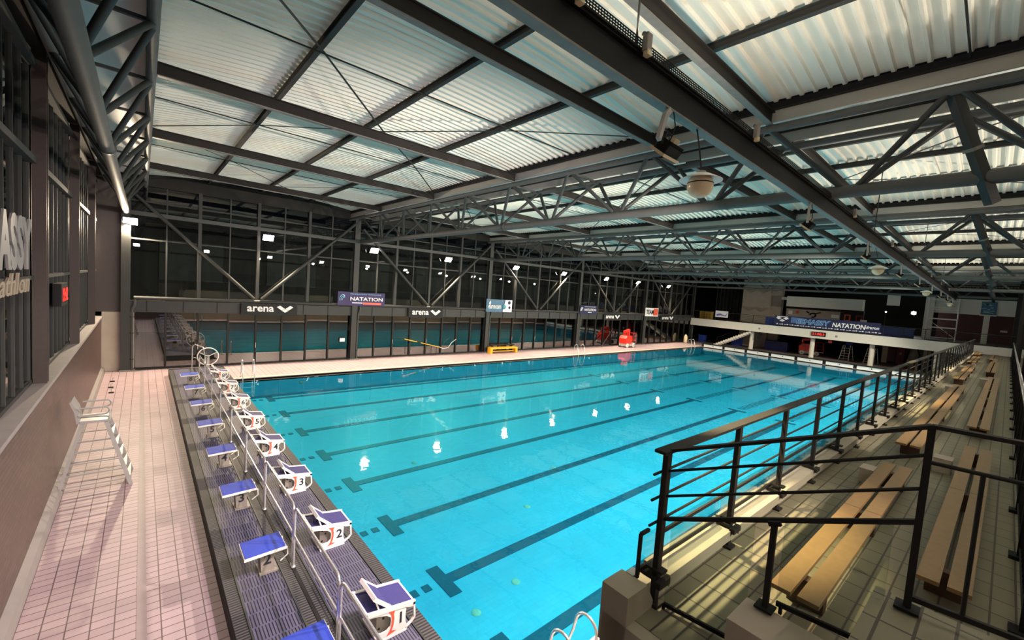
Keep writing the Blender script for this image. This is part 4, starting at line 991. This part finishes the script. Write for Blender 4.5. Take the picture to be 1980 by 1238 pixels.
for z in (1.35, 2.25, 3.4): obj('platform', B().cbox((0, .0, z), (.6, 2.1, .12)), M_WALL, t)
# railing of the mezzanine
mr = thing('mezzanine_railing', 'thin steel railing along the mezzanine edge', 'railing', (XM+.05, 14, 3.36))
wobj('handrail', B().tube([(XM+.05, -2.0, 4.42), (XM+.05, 27.8, 4.42)], .03, 8), M_PIPE, mr)
for z in (3.6, 3.8, 4.0, 4.2): wobj('bar', B().tube([(XM+.05, -2.0, z), (XM+.05, 27.8, z)], .012, 6), M_DARK, mr)
for k in range(20): wobj('post', B().cbox((XM+.05, -1.9+k*1.56, 3.9), (.05, .05, 1.06)), M_DARK, mr)
LY = (0, -1, 0)
t = thing('long_banner', 'long navy banner reading NATATION along the mezzanine rail', 'banner', (XM-.03, 12.9, 3.36))
obj('cloth', B().box(-.01, .01, -5.2, 4.6, .14, 1.30), M_NAVY, t)
obj('lettering', text_b('ESMASSY', (-.02, .7, .80), LY, UZ, .62, .01, .055, .12, 3.3), M_BLIGHT, t)
obj('lettering', text_b('ESMASSY', (-.03, .7, .80), LY, UZ, .54, .012, .0, .12, 3.2), mat('deep_blue_print', (.03, .05, .25, 1), .6), t)
obj('lettering', text_b('NATATION', (-.02, -2.55, .74), LY, UZ, .50, .01, .03, .12, 2.9), M_BWHITE, t)
obj('sponsor_script', text_b('dragon', (-.02, -4.55, .72), LY, UZ, .42, .01, .02, .2, 1.1), M_BWHITE, t)
b = B()
for (dy, dz) in ((.38, .14), (-.38, .14), (0, -.12)): b.prism([(3.8+dy-.3, .85+dz), (3.8+dy, .85+dz+.16), (3.8+dy+.3, .85+dz), (3.8+dy, .85+dz-.16)], -.02, -.012, 'x')
b.box(-.02, -.012, 3.2, 4.4, 1.14, 1.22); obj('diamond_logo', b, M_BWHITE, t)
b = B()
for k in range(18):
    yk = 4.3-k*.54; b.prism([(yk-.10, .30), (yk, .22), (yk+.10, .30), (yk, .36)], -.02, -.012, 'x'); b.box(-.02, -.012, yk-.42, yk-.2, .25, .30)
obj('small_logo_row', b, M_BWHITE, t)
obj('light_wave', B().prism([(2.9, .55), (2.9, 1.2), (1.6, 1.15), (1.9, .6)], -.015, -.011, 'x'), mat('mid_blue_print', (.08, .16, .38, 1), .6), t)
t = thing('club_banner', 'small white banner with a blue swoosh on the mezzanine rail', 'banner', (XM-.03, 23.8, 3.80))
obj('cloth', B().box(-.01, .01, -.82, .80, 0, .84), M_BWHITE, t)
obj('blue_swoosh', B().prism([(.7, .35), (.2, .5), (-.5, .25), (-.75, .75), (-.6, .15), (.1, .25), (.6, .15)], -.02, -.012, 'x'), mat('violet_blue_print', (.12, .12, .45, 1), .6), t)
t = thing('led_clock', 'black clock with red digits on the white mezzanine beam', 'clock', (XM-.06, 12.95, 2.90)); obj('case', B().cbox((0, 0, 0), (.10, 1.35, .46), .01), M_BLACK, t)
obj('digits', text_b('21:08:3', (-.06, .02, 0), LY, UZ, .26, .01, .02, 0, 1.15), M_LED, t)
for k, y in enumerate((19.1, 11.3)):
    tag(obj('beam_spotlight', B().lathe([(.001, -.03), (.10, -.03), (.13, 0)], (XM-.005, y, 2.85), 14, 'x'), M_CHAIR), ('small round grey light on the mezzanine beam left of the clock', 'small round grey light on the mezzanine beam right of the clock')[k], 'light')
# stairs up to the mezzanine
st = thing('staircase', 'white concrete staircase climbing from the deck to the mezzanine', 'stairs', (58.6, 22, 0))
n = 15; poly = [(24.6, 0)]; 
for k in range(n):
    yk = 24.6-k*.30; poly += [(yk, (k+1)*.16), (yk-.30, (k+1)*.16)]
poly += [(20.1, 2.05), (24.1, 0)]
st_b = B()
for k in range(n):
    yk = 24.6-k*.30; st_b.box(58.1, 59.3, yk-.30, yk, max(0, (k+1)*.16-.30), (k+1)*.16)
wobj('flight', st_b, M_WALL, st)
wobj('stair_rail', B().tube([(59.3, 24.7, .95), (59.3, 20.2, 3.35)], .03, 6).tube([(59.3, 24.7, .6), (59.3, 20.2, 3.0)], .015, 6).tube([(59.3, 24.7, 0), (59.3, 24.7, .95)], .03, 6).tube([(59.3, 22.4, 1.1), (59.3, 22.4, 2.2)], .03, 6), M_DARK, st)
# things under and on the mezzanine
def crate(label, x, y, z, d, m=None):
    t = thing('plastic_crate', label, 'crate', (x, y, z)); w_, l_, h_ = d
    obj('body', B().prism([(-w_/2+.05, 0), (w_/2-.05, 0), (w_/2, h_), (-w_/2, h_)], -l_/2, l_/2, 'y'), m or M_BINBLUE, t)
    obj('rim', B().box(-w_/2-.03, w_/2+.03, -l_/2-.03, l_/2+.03, h_-.08, h_), m or M_BINBLUE, t)
    b = B()
    for k in range(5): b.box(-w_/2-.02, -w_/2+.03, -l_/2+.1+k*(l_-.2)/4-.02, -l_/2+.1+k*(l_-.2)/4+.02, .05, h_-.08)
    obj('ribs', b, m or M_BINBLUE, t)
crate('blue bin by the foot of the mezzanine stairs', 60.2, 27.1, .012, (.8, .8, 1.0))
crate('tall blue bin under the mezzanine between the stairs and the first column', 61.5, 22.9, .012, (1.0, 1.1, 1.25))
crate('wide dark blue crate under the mezzanine behind the first white column', 62.8, 18.4, .012, (1.2, 2.6, 1.2), mat('dark_blue_plastic', (.012, .02, .12, 1), .5))
crate('yellow crate behind the mezzanine rail at the far left', 60.5, 27.0, 3.32, (.8, 1.6, 1.1), mat('dull_yellow_plastic', (.35, .22, .03, 1), .6))
crate('blue crate stack behind the mezzanine rail left of the long banner', 59.0, 18.0, 3.32, (.7, 1.6, 1.0))
crate('dark blue crate behind the mezzanine rail right of the long banner', 59.4, 6.6, 3.32, (.8, 2.6, 1.0), mat('dark_blue_plastic', (.012, .02, .12, 1), .5))
t = thing('loudspeaker', 'black loudspeaker hanging under the mezzanine by the first column', 'speaker', (58.4, 19.2, 1.9)); obj('cabinet', B().cbox((0, 0, 0), (.3, .35, .75), .04).xf(Matrix.Rotation(.3, 4, 'X')), M_BLACK, t); obj('bracket', B().tube([(0, 0, .3), (.1, 0, 1.11)], .03, 6), M_BLACK, t)
struct('wall_under_mezzanine', B().box(66, 66.2, 1.9, 8.4, 2.35, 3.0).box(66, 66.2, 7.9, 8.4, 0, 2.4).box(66, 66.2, 1.9, 4.4, 0, 2.4).box(66, 66.2, 3.9, 4.9, 0, 2.4), M_CONC2, label='beige wall with an opening under the right part of the mezzanine')
struct('wall_store', B().box(69, 69.2, 3.9, 8.4, 0, 3.0), mat('grey_red_wall', (.16, .10, .10, 1), .8), label='dim wall inside the store room')
t = thing('fire_cabinet', 'dark red cabinet inside the store room opening', 'cabinet', (67.4, 6.9, 0)); obj('body', B().cbox((0, 0, 1.0), (.4, .7, 2.0), .03), mat('dark_red_cabinet', (.16, .02, .03, 1), .6), t); obj('label_plate', B().cbox((-.21, 0, 1.2), (.02, .25, .3)), M_CONC2, t)
t = thing('carton', 'beige carton standing in front of the store room', 'box', (64.8, 5.75, 0)); obj('body', B().cbox((0, 0, .4), (.5, .6, .8), .01), M_CONC, t); obj('hole', B().lathe([(.001, 0), (.05, 0)], (-.255, 0, .35), 10, 'x'), M_DARK, t)
obj('flap', B().cbox((0, 0, .81), (.5, .58, .02)), M_CONC, t)
t = thing('machine', 'grey covered machine inside the store room', 'machine', (68.2, 5.6, 0)); obj('body', B().lathe([(.7, 0), (.75, .8), (.6, 1.7), (.3, 2.1), (.001, 2.15)], (0, 0, 0), 16), M_LIFTGREY, t); obj('hose', B().tube([(-.7, -.2, .3), (-.8, -.3, 1.2), (-.6, -.1, 1.9)], .05, 6), M_DARK, t)
t = thing('notice', 'small framed notice beside the store room opening', 'sign', (65.97, 4.4, 1.7)); obj('frame', B().cbox((0, 0, 0), (.03, .34, .5)), M_DARK, t); obj('sheet', B().cbox((-.02, 0, 0), (.01, .24, .38)), M_CONC, t)
t = thing('exit_sign', 'small red sign hanging under the mezzanine right of the clock', 'sign', (59.2, 12.1, 2.1)); obj('plate', B().cbox((0, 0, 0), (.04, .35, .3)), M_LIFTRED, t)
obj('rod', B().tube([(0, 0, .15), (0, 0, .905)], .012, 5), M_DARK, t)
